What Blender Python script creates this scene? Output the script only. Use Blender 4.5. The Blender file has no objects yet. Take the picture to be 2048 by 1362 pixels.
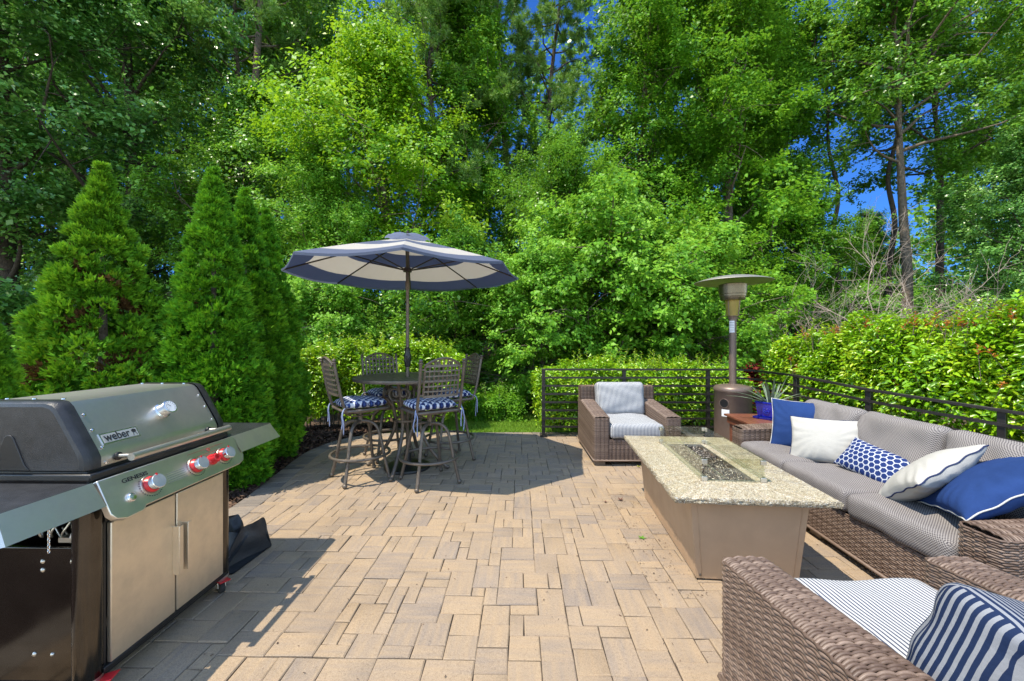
import bpy, math, random
import numpy as np
from mathutils import Vector, Matrix
R = math.radians
sc = bpy.context.scene
COL = sc.collection
FPX = 790.0      # focal length in photo pixels
EYE = 1.5        # eye height in metres

# ---------------------------------------------------------------- camera
cam = bpy.data.cameras.new('camera')
cam.sensor_width = 36.0
cam.lens = FPX / 2048 * 36
cam.clip_start = 0.05
cam.clip_end = 2000
camo = bpy.data.objects.new('camera', cam)
COL.objects.link(camo)
camo.location = (0, 0, EYE)
camo.rotation_euler = (R(90), 0, 0)
sc.camera = camo

# ---------------------------------------------------------------- sky and sun
TO_SUN = Vector((-0.90, -0.48, 2.30)).normalized()
SUN_EL = math.asin(TO_SUN.z)
SUN_AZ = math.atan2(TO_SUN.x, TO_SUN.y)
w = bpy.data.worlds.new('World')
sc.world = w
w.use_nodes = True
nt = w.node_tree
sky = nt.nodes.new('ShaderNodeTexSky')
sky.sky_type = 'NISHITA'
sky.sun_disc = False
sky.sun_elevation = SUN_EL
sky.sun_rotation = SUN_AZ
sky.air_density = 1.0
sky.dust_density = 0.0
sky.altitude = 0
sky.ozone_density = 6.0
bg = nt.nodes['Background']
bg.inputs['Strength'].default_value = 0.15
# the clear sky away from the sun is a much deeper blue than the sky round it
tc = nt.nodes.new('ShaderNodeTexCoord'); sx = nt.nodes.new('ShaderNodeSeparateXYZ'); nt.links.new(tc.outputs['Generated'], sx.inputs[0])
mr = nt.nodes.new('ShaderNodeMapRange'); mr.interpolation_type = 'SMOOTHSTEP'
mr.inputs[1].default_value = 0.22; mr.inputs[2].default_value = 0.60
nt.links.new(sx.outputs['Y'], mr.inputs[0])
mxs = nt.nodes.new('ShaderNodeMix'); mxs.data_type = 'RGBA'; mxs.blend_type = 'MULTIPLY'
nt.links.new(mr.outputs[0], mxs.inputs[0]); 
wb = nt.nodes.new('ShaderNodeMix'); wb.data_type = 'RGBA'; wb.blend_type = 'MULTIPLY'; wb.inputs[0].default_value = 1.0
nt.links.new(sky.outputs[0], wb.inputs[6]); wb.inputs[7].default_value = (1.22, 1.0, 0.80, 1)      # white balance of the photograph
nt.links.new(wb.outputs[2], mxs.inputs[6]); mxs.inputs[7].default_value = (0.08, 0.22, 0.50, 1)
nt.links.new(mxs.outputs[2], bg.inputs['Color'])
sun = bpy.data.lights.new('sun', 'SUN')
sun.energy = 2.0
sun.angle = R(0.5)
sun.color = (1.0, 0.91, 0.74)
suno = bpy.data.objects.new('sun', sun)
COL.objects.link(suno)
suno.location = TO_SUN * 60
suno.rotation_euler = (-TO_SUN).to_track_quat('-Z', 'Y').to_euler()
sc.view_settings.view_transform = 'Standard'
sc.view_settings.look = 'None'
sc.view_settings.gamma = 1.0
sc.view_settings.exposure = 1.82
sc.cycles.max_bounces = 8
sc.cycles.diffuse_bounces = 4
sc.cycles.glossy_bounces = 4
sc.cycles.transmission_bounces = 6
sc.cycles.transparent_max_bounces = 12
sc.cycles.use_denoising = True
sc.cycles.denoising_prefilter = 'NONE'
sc.cycles.denoising_input_passes = 'RGB_ALBEDO_NORMAL'
sc.cycles.sample_clamp_indirect = 3.0

# ---------------------------------------------------------------- helpers
def gp(u, v, z=0.0):
    """photo pixel -> place on the level z"""
    y = FPX * (EYE - z) / (v - 681.0)
    return Vector(((u - 1024.0) * y / FPX, y, z))

class G:
    """collects shapes and links them as ONE mesh object"""
    def __init__(s):
        s.V = []; s.F = []; s.n = 0
    def add(s, v, f, mat=0, tone=0.5, uv=None):
        v = np.asarray(v, dtype=np.float64).reshape(-1, 3)
        f = np.asarray(f, dtype=np.int64)
        if f.ndim == 1: f = f.reshape(1, -1)
        s.V.append(v)
        t = np.full(len(f), tone, dtype=np.float32) if np.isscalar(tone) else np.asarray(tone, dtype=np.float32)
        m = np.full(len(f), mat, dtype=np.int32) if np.isscalar(mat) else np.asarray(mat, dtype=np.int32)
        s.F.append((f + s.n, m, t, uv))
        s.n += len(v)
        return s
    def box(s, c, d, rot=None, mat=0, tone=0.5):
        x, y, z = d[0] / 2, d[1] / 2, d[2] / 2
        v = [Vector(p) for p in ((-x,-y,-z),(x,-y,-z),(x,y,-z),(-x,y,-z),(-x,-y,z),(x,-y,z),(x,y,z),(-x,y,z))]
        if rot is not None: v = [rot @ p for p in v]
        v = [(p.x + c[0], p.y + c[1], p.z + c[2]) for p in v]
        return s.add(v, [(0,3,2,1),(4,5,6,7),(0,1,5,4),(1,2,6,5),(2,3,7,6),(3,0,4,7)], mat, tone)
    def bar(s, a, b, wd, th, up=(0,0,1), mat=0, tone=0.5):
        a = Vector(a); b = Vector(b); d = (b - a); L = d.length; d.normalize()
        up = Vector(up)
        x = d.cross(up)
        if x.length < 1e-5: x = d.cross(Vector((1, 0, 0)))
        x.normalize(); z = x.cross(d)
        m = Matrix((x, d, z)).transposed()
        return s.box((a + b) / 2, (wd, L, th), m, mat, tone)
    def tube(s, pts, r, n=8, closed=False, cap=True, mat=0, tone=0.5, flat=1.0):
        pts = [Vector(p) for p in pts]
        k = len(pts)
        rr = [r] * k if np.isscalar(r) else list(r)
        vs = []; nrm = None
        for i in range(k):
            if closed: d = pts[(i + 1) % k] - pts[i - 1]
            else: d = pts[min(i + 1, k - 1)] - pts[max(i - 1, 0)]
            if d.length < 1e-9: d = Vector((0, 0, 1))
            d.normalize()
            if nrm is None:
                nrm = d.cross(Vector((0, 0, 1)))
                if nrm.length < 1e-3: nrm = d.cross(Vector((1, 0, 0)))
            nrm = nrm - d * nrm.dot(d); nrm.normalize()
            b = d.cross(nrm)
            for j in range(n):
                a = 2 * math.pi * j / n
                vs.append(pts[i] + nrm * (math.cos(a) * rr[i]) + b * (math.sin(a) * rr[i] * flat))
        f = []
        for i in range(k if closed else k - 1):
            for j in range(n):
                a = i * n + j; b2 = i * n + (j + 1) % n
                i2 = ((i + 1) % k) * n
                f.append((a, b2, i2 + (j + 1) % n, i2 + j))
        s.add([tuple(p) for p in vs], f, mat, tone)
        if cap and not closed:
            base = s.n - len(vs)
            s.F.append((np.array([[base + j for j in range(n)][::-1]]), np.array([mat], np.int32), np.array([tone], np.float32), None))
            s.F.append((np.array([[base + (k - 1) * n + j for j in range(n)]]), np.array([mat], np.int32), np.array([tone], np.float32), None))
        return s
    def lathe(s, prof, n=24, M=None, mat=0, tone=0.5):
        vs = []; f = []
        for (r, z) in prof:
            for j in range(n):
                a = 2 * math.pi * j / n
                p = Vector((r * math.cos(a), r * math.sin(a), z))
                if M is not None: p = M @ p
                vs.append(tuple(p))
        for i in range(len(prof) - 1):
            for j in range(n):
                f.append((i * n + j, i * n + (j + 1) % n, (i + 1) * n + (j + 1) % n, (i + 1) * n + j))
        return s.add(vs, f, mat, tone)
    def cyl(s, a, b, r, n=16, mat=0, tone=0.5):
        return s.tube([a, b], r, n, mat=mat, tone=tone)
    def prism(s, poly, h0, h1, fn, mat=0, tone=0.5):
        """polygon (2D) swept from h0 to h1; fn(p, q, h) -> xyz"""
        k = len(poly)
        v = [fn(p, q, h0) for p, q in poly] + [fn(p, q, h1) for p, q in poly]
        b = s.n
        s.add(v, [(i, (i + 1) % k, k + (i + 1) % k, k + i) for i in range(k)], mat, tone)
        s.F.append((np.array([[b + i for i in range(k)][::-1]]), np.array([mat], np.int32), np.array([tone], np.float32), None))
        s.F.append((np.array([[b + k + i for i in range(k)]]), np.array([mat], np.int32), np.array([tone], np.float32), None))
        return s
    def ball(s, c, r, n=10, mat=0, tone=0.5, sq=1.0):
        pr = [(max(1e-4, r * math.sin(math.pi * i / n)), -r * sq * math.cos(math.pi * i / n)) for i in range(n + 1)]
        return s.lathe(pr, n + 2, Matrix.Translation(c), mat, tone)
    def mesh(s, name, sharp=40, flip=False):
        me = bpy.data.meshes.new(name)
        v = np.concatenate(s.V)
        me.vertices.add(len(v)); me.vertices.foreach_set('co', v.astype(np.float32).ravel())
        loops = np.concatenate([f[0].ravel() for f in s.F])
        tot = np.concatenate([np.full(len(f[0]), f[0].shape[1]) for f in s.F])
        start = np.concatenate(([0], np.cumsum(tot)[:-1]))
        me.loops.add(len(loops)); me.loops.foreach_set('vertex_index', loops.astype(np.int32))
        me.polygons.add(len(tot)); me.polygons.foreach_set('loop_start', start.astype(np.int32))
        me.polygons.foreach_set('material_index', np.concatenate([f[1] for f in s.F]).astype(np.int32))
        me.polygons.foreach_set('use_smooth', np.ones(len(tot), dtype=bool))
        at = me.attributes.new('tone', 'FLOAT', 'FACE')
        at.data.foreach_set('value', np.concatenate([f[2] for f in s.F]).astype(np.float32))
        if any(f[3] is not None for f in s.F):
            uv = np.concatenate([(np.zeros((f[0].size, 2)) if f[3] is None else np.asarray(f[3]).reshape(-1, 2)) for f in s.F])
            ul = me.uv_layers.new(name='UVMap')
            ul.data.foreach_set('uv', uv.astype(np.float32).ravel())
        me.update(calc_edges=True)
        me.validate()
        if sharp: me.set_sharp_from_angle(angle=R(sharp))
        return me
    def build(s, name, mats, parent=None, bevel=0, sharp=40, loc=None):
        me = s.mesh(name, sharp)
        if not isinstance(mats, (list, tuple)): mats = [mats]
        for m in mats: me.materials.append(m)
        o = bpy.data.objects.new(name, me)
        COL.objects.link(o)
        if parent is not None: o.parent = parent
        if loc is not None: o.location = loc
        if bevel:
            b = o.modifiers.new('bevel', 'BEVEL'); b.width = bevel; b.segments = 2; b.limit_method = 'ANGLE'; b.angle_limit = R(35)
        return o

def tag(o, label=None, cat=None, group=None, kind=None):
    if label: o['label'] = label
    if cat: o['category'] = cat
    if group: o['group'] = group
    if kind: o['kind'] = kind
    return o
def thing(name, label, cat, loc=(0, 0, 0), rz=0.0, group=None):
    o = bpy.data.objects.new(name, None)
    o.empty_display_size = 0.2
    COL.objects.link(o)
    o.location = loc
    o.rotation_euler = (0, 0, rz)
    return tag(o, label, cat, group)
def kids(o): return [c for c in COL.objects if c.parent == o]
def copy_tree(o, parent=None):
    c = o.copy(); COL.objects.link(c); c.parent = parent
    for ch in kids(o): copy_tree(ch, c)
    return c
def spline(pts, n=8):
    """Catmull-Rom through the points"""
    P = [Vector(p) for p in pts]
    P = [P[0] * 2 - P[1]] + P + [P[-1] * 2 - P[-2]]
    out = []
    for i in range(1, len(P) - 2):
        a, b, c, d = P[i - 1], P[i], P[i + 1], P[i + 2]
        for k in range(n):
            t = k / n
            out.append(0.5 * ((2 * b) + (c - a) * t + (2 * a - 5 * b + 4 * c - d) * t * t + (3 * b - a - 3 * c + d) * t ** 3))
    out.append(P[-2])
    return out
def text_mesh(body, size, extrude=0.0006, font_offset=0.0):
    cu = bpy.data.curves.new('lettering', 'FONT')
    cu.body = body; cu.size = size; cu.extrude = extrude; cu.align_x = 'CENTER'; cu.align_y = 'CENTER'; cu.offset = font_offset
    o = bpy.data.objects.new('lettering', cu); COL.objects.link(o)
    me = bpy.data.meshes.new_from_object(o.evaluated_get(bpy.context.evaluated_depsgraph_get()))
    v = np.empty(len(me.vertices) * 3); me.vertices.foreach_get('co', v)
    f = [list(p.vertices) for p in me.polygons]
    bpy.data.objects.remove(o); bpy.data.curves.remove(cu); bpy.data.meshes.remove(me)
    return v.reshape(-1, 3), f
def add_text(g, body, size, M, mat=0, bold=0.0, sx=1.0, extrude=0.0006):
    v, f = text_mesh(body, size, extrude, bold)
    v = [tuple(M @ Vector((p[0] * sx, p[1], p[2]))) for p in v]
    b = g.n
    g.V.append(np.array(v)); g.n += len(v)
    for q in f:
        g.F.append((np.array([[b + i for i in q]]), np.array([mat], np.int32), np.array([0.5], np.float32), None))

# ---------------------------------------------------------------- materials
class NT:
    def __init__(s, name):
        s.m = bpy.data.materials.new(name); s.m.use_nodes = True
        s.t = s.m.node_tree; s.p = s.t.nodes['Principled BSDF']; s.out = s.t.nodes['Material Output']
    def n(s, typ, ins=None, **kw):
        x = s.t.nodes.new(typ)
        for k, v in kw.items(): setattr(x, k, v)
        if ins:
            for k, v in ins.items(): s.set(x, k, v)
        return x
    def set(s, node, key, v):
        i = node.inputs[key]
        if isinstance(v, bpy.types.NodeSocket): s.t.links.new(v, i)
        else: i.default_value = v
    def P(s, **kw):
        for k, v in kw.items(): s.set(s.p, k.replace('_', ' '), v)
    def coord(s, which='Object'): return s.n('ShaderNodeTexCoord').outputs[which]
    def noise(s, scale, detail=4, rough=0.55, vec=None, out=0):
        x = s.n('ShaderNodeTexNoise', {'Scale': scale, 'Detail': detail, 'Roughness': rough})
        s.set(x, 'Vector', vec if vec is not None else s.coord())
        return x.outputs[out]
    def ramp(s, fac, stops, const=False):
        x = s.n('ShaderNodeValToRGB', {'Fac': fac})
        e = x.color_ramp.elements
        while len(e) < len(stops): e.new(0.5)
        for i, (p, c) in enumerate(stops):
            e[i].position = p; e[i].color = (*c, 1) if len(c) == 3 else c
        if const: x.color_ramp.interpolation = 'CONSTANT'
        return x.outputs[0]
    def mix(s, fac, a, b, mode='MIX'):
        x = s.n('ShaderNodeMix', data_type='RGBA', blend_type=mode)
        for i, v in ((0, fac), (6, a), (7, b)):
            if isinstance(v, bpy.types.NodeSocket): s.t.links.new(v, x.inputs[i])
            else: x.inputs[i].default_value = v if i == 0 or len(v) == 4 else (*v, 1)
        return x.outputs[2]
    def math(s, op, a, b=0.0, c=0.0):
        x = s.n('ShaderNodeMath', operation=op)
        for i, v in enumerate((a, b, c)):
            if isinstance(v, bpy.types.NodeSocket): s.t.links.new(v, x.inputs[i])
            else: x.inputs[i].default_value = v
        return x.outputs[0]
    def attr(s, name='tone'): return s.n('ShaderNodeAttribute', attribute_name=name).outputs['Fac']
    def bump(s, h, dist=0.002, strength=1.0, normal=None):
        x = s.n('ShaderNodeBump', {'Height': h, 'Distance': dist, 'Strength': strength})
        if normal is not None: s.set(x, 'Normal', normal)
        s.t.links.new(x.outputs[0], s.p.inputs['Normal'])
        return x.outputs[0]

def mat(name, col, rough=0.5, metal=0.0, var=0.15, vscale=8.0, bump=0.0, bscale=60.0, spec=0.5, coat=0.0):
    m = NT(name)
    c0 = tuple(max(0, x * (1 - var)) for x in col); c1 = tuple(min(1, x * (1 + var)) for x in col)
    nz = m.noise(vscale, 5, 0.6)
    m.P(Base_Color=m.ramp(nz, [(0.3, c0), (0.7, c1)]), Metallic=metal, Coat_Weight=coat)
    m.set(m.p, 'Specular IOR Level', spec)
    m.P(Roughness=m.math('MULTIPLY_ADD', m.noise(vscale * 2.3, 4), 0.25, rough - 0.125))
    if bump: m.bump(m.noise(bscale, 4, 0.6), bump)
    return m.m
def leafmat(name, stops, trans=0.35, rough=0.48, spec=0.35, tcol=None):
    m = NT(name)
    stops = [(p, (min(.5, c[0] * 2.05), min(.6, c[1] * 2.75), c[2] * 1.25)) for p, c in stops]
    c = m.ramp(m.attr(), stops)
    m.P(Base_Color=c, Roughness=rough)
    m.set(m.p, 'Specular IOR Level', spec)
    tr = m.n('ShaderNodeBsdfTranslucent')
    m.set(tr, 'Color', m.mix(0.6, c, tcol or (0.16, 0.26, 0.02), 'MIX'))
    mx = m.n('ShaderNodeMixShader', {'Fac': trans})
    m.t.links.new(m.p.outputs[0], mx.inputs[1]); m.t.links.new(tr.outputs[0], mx.inputs[2])
    m.t.links.new(mx.outputs[0], m.out.inputs[0])
    return m.m
def steel(name, col=(0.56, 0.55, 0.53), rough=0.3, axis=1):
    m = NT(name)
    sx = [60, 60, 60]; sx[axis] = 2
    mp = m.n('ShaderNodeMapping', {'Vector': m.coord(), 'Scale': tuple(sx)})
    g = m.noise(14, 3, 0.6, mp.outputs[0])
    d = m.noise(5, 5, 0.65)
    m.P(Base_Color=m.mix(m.ramp(d, [(0.4, (0, 0, 0)), (0.75, (1, 1, 1))]), col, tuple(x * 0.78 for x in col)), Metallic=0.95)
    m.P(Roughness=m.math('MULTIPLY_ADD', g, 0.12, m.math('MULTIPLY_ADD', d, 0.2, rough - 0.14)))
    m.bump(g, 0.0006, 0.5)
    return m.m
def stripes(name, c0, c1, period, duty=0.5, axis='X', rough=0.9, uv=True):
    m = NT(name)
    co = m.n('ShaderNodeSeparateXYZ', {'Vector': m.coord('UV' if uv else 'Object')}).outputs[axis]
    nz = m.noise(9, 2)
    x = m.math('FRACT', m.math('DIVIDE', m.math('MULTIPLY_ADD', nz, 0.004, co), period))
    f = m.math('GREATER_THAN', x, duty)
    c = m.mix(f, c0, c1)
    fine = m.noise(700, 2)
    m.P(Base_Color=m.mix(0.35, c, m.ramp(fine, [(0.3, (0.55, 0.55, 0.55)), (0.7, (1, 1, 1))]), 'MULTIPLY'), Roughness=rough)
    m.set(m.p, 'Specular IOR Level', 0.1)
    m.bump(m.noise(25, 4, 0.6), 0.004, 0.6)
    return m.m
def fabric(name, col, var=0.12, tone=None):
    m = NT(name)
    fine = m.noise(600, 2); big = m.noise(7, 4)
    c = m.ramp(m.attr(), tone, True) if tone else m.ramp(big, [(0.3, tuple(x * (1 - var) for x in col)), (0.7, tuple(min(1, x * (1 + var)) for x in col))])
    m.P(Base_Color=m.mix(0.3, c, m.ramp(fine, [(0.3, (0.55, 0.55, 0.55)), (0.7, (1, 1, 1))]), 'MULTIPLY'), Roughness=0.9)
    m.set(m.p, 'Specular IOR Level', 0.12)
    m.bump(m.noise(22, 4, 0.6), 0.005, 0.7)
    return m.m

MT = {}
MT['bronze'] = mat('bronze_metal', (0.135, 0.110, 0.088), 0.45, 0.35, 0.25, 14, 0.0004, 160)
MT['bronze_dark'] = mat('dark_bronze_metal', (0.065, 0.052, 0.045), 0.45, 0.4, 0.2, 12, 0.0004, 160)
MT['rail'] = mat('railing_paint', (0.022, 0.019, 0.018), 0.42, 0.1, 0.3, 9, 0.0003, 120)
MT['heater'] = mat('hammered_bronze', (0.17, 0.122, 0.10), 0.42, 0.35, 0.12, 6, 0.0008, 170)
MT['tablebase'] = mat('powder_coat_taupe', (0.42, 0.28, 0.175), 0.5, 0.0, 0.08, 5, 0.0004, 220)
MT['black'] = mat('black_enamel', (0.012, 0.012, 0.013), 0.4, 0.0, 0.3, 10, 0.0005, 200)
MT['castblack'] = mat('cast_black_enamel', (0.028, 0.028, 0.031), 0.33, 0.1, 0.35, 18, 0.0012, 260)
MT['gloss_black'] = mat('gloss_black_panel', (0.085, 0.078, 0.07), 0.17, 1.0, 0.25, 3, 0.0, 60)
MT['rubber'] = mat('black_rubber', (0.02, 0.02, 0.02), 0.75)
MT['steel'] = steel('brushed_steel', (0.64, 0.61, 0.55), 0.34)
MT['steel_dark'] = steel('brushed_steel_side', (0.70, 0.67, 0.60), 0.33)
MT['door'] = steel('painted_steel_door', (0.80, 0.70, 0.56), 0.46, 2)
MT['chrome'] = mat('chrome', (0.80, 0.80, 0.82), 0.24, 1.0, 0.03, 8)
MT['knob_face'] = mat('satin_knob_face', (0.50, 0.51, 0.54), 0.45, 0.55, 0.05, 8)
MT['red'] = mat('red_plastic', (0.55, 0.02, 0.025), 0.35, 0, 0.1)
MT['white_label'] = mat('paper_label', (0.72, 0.72, 0.74), 0.6, 0, 0.06, 30)
MT['ink'] = mat('printed_ink', (0.02, 0.02, 0.022), 0.5, 0, 0.1)
MT['redink'] = mat('red_ink', (0.55, 0.03, 0.03), 0.5, 0, 0.1)
MT['greenink'] = mat('grey_ink', (0.25, 0.25, 0.25), 0.5, 0, 0.1)
MT['cobalt'] = mat('cobalt_glaze', (0.008, 0.015, 0.30), 0.12, 0, 0.25, 9, 0, 60, 0.6, 0.6)
MT['soil'] = mat('potting_soil', (0.05, 0.032, 0.02), 0.95, 0, 0.4, 60, 0.01, 90)
MT['cover_cloth'] = mat('black_vinyl_cloth', (0.030, 0.032, 0.036), 0.45, 0, 0.25, 8, 0.004, 25)
MT['amber'] = mat('amber_glass_guard', (0.30, 0.24, 0.07), 0.2, 0.3, 0.2)
MT['blue_cloth'] = fabric('blue_canvas', (0.017, 0.043, 0.148))
MT['white_cloth'] = fabric('white_canvas', (0.43, 0.415, 0.385), 0.05)
MT['navy_piping'] = fabric('navy_piping', (0.03, 0.04, 0.10))
MT['white_piping'] = fabric('white_piping', (0.50, 0.49, 0.47), 0.05)
MT['hex'] = fabric('hexagon_print', None, tone=[(0.0, (0.016, 0.035, 0.14)), (0.5, (0.50, 0.52, 0.58))])
MT['quatrefoil'] = fabric('quatrefoil_print', None, tone=[(0.0, (0.016, 0.026, 0.10)), (0.34, (0.05, 0.085, 0.24)), (0.6, (0.62, 0.65, 0.74))])
MT['ticking'] = stripes('ticking_stripe', (0.52, 0.52, 0.52), (0.065, 0.078, 0.125), 0.0165, 0.60)
MT['sunbrella_navy'] = fabric('navy_canopy_cloth', (0.085, 0.11, 0.20))
MT['canopy'] = None

def mk_canopy():
    m = NT('striped_canopy_cloth')
    c = m.ramp(m.attr(), [(0.0, (0.66, 0.63, 0.59)), (0.5, (0.17, 0.20, 0.30))], True)
    m.P(Base_Color=c, Roughness=0.85)
    tr = m.n('ShaderNodeBsdfTranslucent'); m.set(tr, 'Color', c)
    mx = m.n('ShaderNodeMixShader', {'Fac': 0.56})
    m.t.links.new(m.p.outputs[0], mx.inputs[1]); m.t.links.new(tr.outputs[0], mx.inputs[2])
    m.t.links.new(mx.outputs[0], m.out.inputs[0])
    return m.m
MT['canopy'] = mk_canopy()
MT['hood'] = steel('heater_hood', (0.42, 0.40, 0.37), 0.55)
MT['wide_ticking_shaded'] = stripes('wide_navy_stripe_shaded', (0.25, 0.26, 0.29), (0.014, 0.026, 0.070), 0.019, 0.46)  # pale stripes darkened: the slumped cushion's shade is put into the colour
def mk_sofa():
    m = NT('grey_basketweave_cloth')
    s = m.n('ShaderNodeSeparateXYZ', {'Vector': m.coord('UV')})
    k = 2 * math.pi / 0.0145
    a = m.math('SINE', m.math('MULTIPLY', s.outputs['X'], k))
    b = m.math('SINE', m.math('MULTIPLY', s.outputs['Y'], k * 1.1))
    h = m.math('MULTIPLY', a, b)
    f = m.math('MULTIPLY_ADD', h, 0.5, 0.5)
    c = m.ramp(f, [(0.30, (0.075, 0.068, 0.072)), (0.62, (0.30, 0.275, 0.265))])
    big = m.noise(5, 4)
    m.P(Base_Color=m.mix(0.3, c, m.ramp(big, [(0.3, (0.7, 0.7, 0.7)), (0.7, (1, 1, 1))]), 'MULTIPLY'), Roughness=0.9)
    m.set(m.p, 'Specular IOR Level', 0.1)
    n1 = m.bump(f, 0.0015, 0.6)
    m.bump(m.noise(16, 4, 0.6), 0.006, 0.6, n1)
    return m.m
MT['sofa_cloth'] = mk_sofa()
def mk_wicker():
    m = NT('brown_resin_wicker')
    n1 = m.noise(9, 4); n2 = m.noise(120, 3)
    t = m.math('MULTIPLY_ADD', m.attr(), 0.45, m.math('MULTIPLY_ADD', n2, 0.35, m.math('MULTIPLY', n1, 0.25)))
    c = m.ramp(t, [(0.12, (0.060, 0.036, 0.027)), (0.5, (0.138, 0.092, 0.069)), (0.9, (0.26, 0.19, 0.15))])
    m.P(Base_Color=c, Roughness=m.math('MULTIPLY_ADD', n1, 0.2, 0.42))
    m.set(m.p, 'Specular IOR Level', 0.45)
    return m.m
MT['wicker'] = mk_wicker()
MT['wicker_core'] = mat('wicker_shadow_core', (0.018, 0.011, 0.009), 0.9)  # near-black boxes added inside the weave to block light
def mk_granite():
    m = NT('speckled_granite')
    co = m.coord()
    a = m.noise(38, 6, 0.75, co); b = m.noise(150, 5, 0.7, co); v = m.n('ShaderNodeTexVoronoi', {'Scale': 210.0, 'Vector': co})
    c = m.ramp(a, [(0.30, (0.28, 0.19, 0.10)), (0.46, (0.47, 0.385, 0.25)), (0.62, (0.54, 0.475, 0.35))])
    c = m.mix(m.ramp(b, [(0.47, (0, 0, 0)), (0.58, (1, 1, 1))]), c, (0.12, 0.095, 0.075))
    c = m.mix(m.ramp(v.outputs['Color'], [(0.76, (0, 0, 0)), (0.80, (1, 1, 1))]), c, (0.60, 0.57, 0.50))
    c = m.mix(m.ramp(v.outputs['Color'], [(0.10, (1, 1, 1)), (0.14, (0, 0, 0))]), c, (0.05, 0.045, 0.045))
    m.P(Base_Color=c, Roughness=m.math('MULTIPLY_ADD', b, 0.3, 0.22))
    g = m.n('ShaderNodeNewGeometry')
    nz = m.n('ShaderNodeSeparateXYZ', {'Vector': g.outputs['True Normal']}).outputs['Z']
    side = m.math('LESS_THAN', m.math('ABSOLUTE', nz), 0.8)
    m.bump(m.math('MULTIPLY', m.noise(60, 5, 0.7, co), side), 0.02, 1.0)
    return m.m
MT['granite'] = mk_granite()
def mk_glass():
    m = NT('tinted_guard_glass')
    tr = m.n('ShaderNodeBsdfTransparent', {'Color': (0.94, 0.95, 0.89, 1)})
    gl = m.n('ShaderNodeBsdfGlossy', {'Roughness': 0.03, 'Color': (1, 1, 1, 1)})
    lw = m.n('ShaderNodeLayerWeight', {'Blend': 0.5})
    mx = m.n('ShaderNodeMixShader', {'Fac': m.math('MULTIPLY_ADD', m.math('POWER', lw.outputs['Facing'], 4.0), 0.6, 0.06)})
    m.t.links.new(tr.outputs[0], mx.inputs[1]); m.t.links.new(gl.outputs[0], mx.inputs[2])
    m.t.links.new(mx.outputs[0], m.out.inputs[0])
    return m.m
MT['glass'] = mk_glass()
def mk_wood():
    m = NT('stained_wood_planks')
    mp = m.n('ShaderNodeMapping', {'Vector': m.coord(), 'Scale': (30, 2, 30)})
    a = m.noise(3, 5, 0.6, mp.outputs[0])
    m.P(Base_Color=m.ramp(a, [(0.3, (0.105, 0.034, 0.020)), (0.7, (0.235, 0.085, 0.047))]), Roughness=0.42)
    m.bump(a, 0.001)
    return m.m
MT['wood'] = mk_wood()
def mk_paver(name, stops):
    m = NT(name)
    co = m.coord()
    t = m.attr()
    uv = m.coord('UV')
    mp = m.n('ShaderNodeMapping', {'Vector': uv, 'Scale': (3.0, 22.0, 1.0)})
    streak = m.noise(1.0, 3, 0.5, mp.outputs[0])
    cloud = m.noise(3.2, 4, 0.6, co)
    grain = m.noise(260, 3, 0.75, co); grit = m.noise(75, 4, 0.7, co)
    k = m.math('ADD', m.math('MULTIPLY_ADD', streak, 0.95, m.math('MULTIPLY_ADD', cloud, 0.5, -0.72)), t)
    c = m.ramp(k, stops)
    c = m.mix(0.55, c, m.ramp(grain, [(0.28, (0.38, 0.36, 0.34)), (0.52, (1, 1, 1)), (0.72, (1.4, 1.36, 1.3))]), 'MULTIPLY')
    c = m.mix(0.5, c, m.ramp(grit, [(0.3, (0.62, 0.6, 0.58)), (0.5, (1, 1, 1))]), 'MULTIPLY')
    st = m.noise(1.1, 5, 0.65, co)
    c = m.mix(m.ramp(st, [(0.52, (0, 0, 0)), (0.78, (0.5, 0.5, 0.5))]), c, (0.15, 0.11, 0.075))
    m.P(Base_Color=c, Roughness=0.88)
    m.set(m.p, 'Specular IOR Level', 0.25)
    n1 = m.bump(grain, 0.0022, 0.8)
    m.bump(grit, 0.004, 0.7, n1)
    return m.m
PAV = [(0.05, (0.21, 0.174, 0.152)), (0.28, (0.268, 0.214, 0.170)), (0.50, (0.312, 0.239, 0.173)), (0.75, (0.356, 0.264, 0.176)), (0.97, (0.384, 0.278, 0.178))]
MT['paver'] = mk_paver('concrete_pavers', PAV)
MT['border'] = mk_paver('border_pavers', [(0.0, (0.14, 0.125, 0.115)), (0.5, (0.235, 0.20, 0.17)), (1.0, (0.32, 0.26, 0.20))])
MT['joint'] = mat('joint_sand', (0.045, 0.032, 0.022), 0.95, 0, 0.5, 40, 0.008, 130)
MT['bark'] = mat('tree_bark', (0.15, 0.115, 0.085), 0.9, 0, 0.45, 12, 0.03, 22)
MT['bark_dark'] = mat('dark_bark', (0.075, 0.058, 0.045), 0.9, 0, 0.45, 12, 0.03, 22)
MT['dead'] = mat('bare_twigs', (0.36, 0.29, 0.235), 0.9, 0, 0.3, 9, 0.004, 40)
MT['litter'] = None
def mk_litter():
    m = NT('leaf_litter')
    a = m.noise(1.3, 6, 0.65); b = m.noise(34, 5, 0.7)
    c = m.ramp(a, [(0.3, (0.055, 0.034, 0.022)), (0.5, (0.12, 0.072, 0.042)), (0.7, (0.17, 0.105, 0.065))])
    c = m.mix(0.6, c, m.ramp(b, [(0.3, (0.3, 0.3, 0.3)), (0.7, (1.2, 1.2, 1.2))]), 'MULTIPLY')
    g = m.noise(0.5, 4)
    c = m.mix(m.ramp(g, [(0.55, (0, 0, 0)), (0.7, (1, 1, 1))]), c, (0.03, 0.055, 0.014))
    m.P(Base_Color=c, Roughness=0.95)
    m.bump(b, 0.05)
    return m.m
MT['litter'] = mk_litter()
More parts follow.
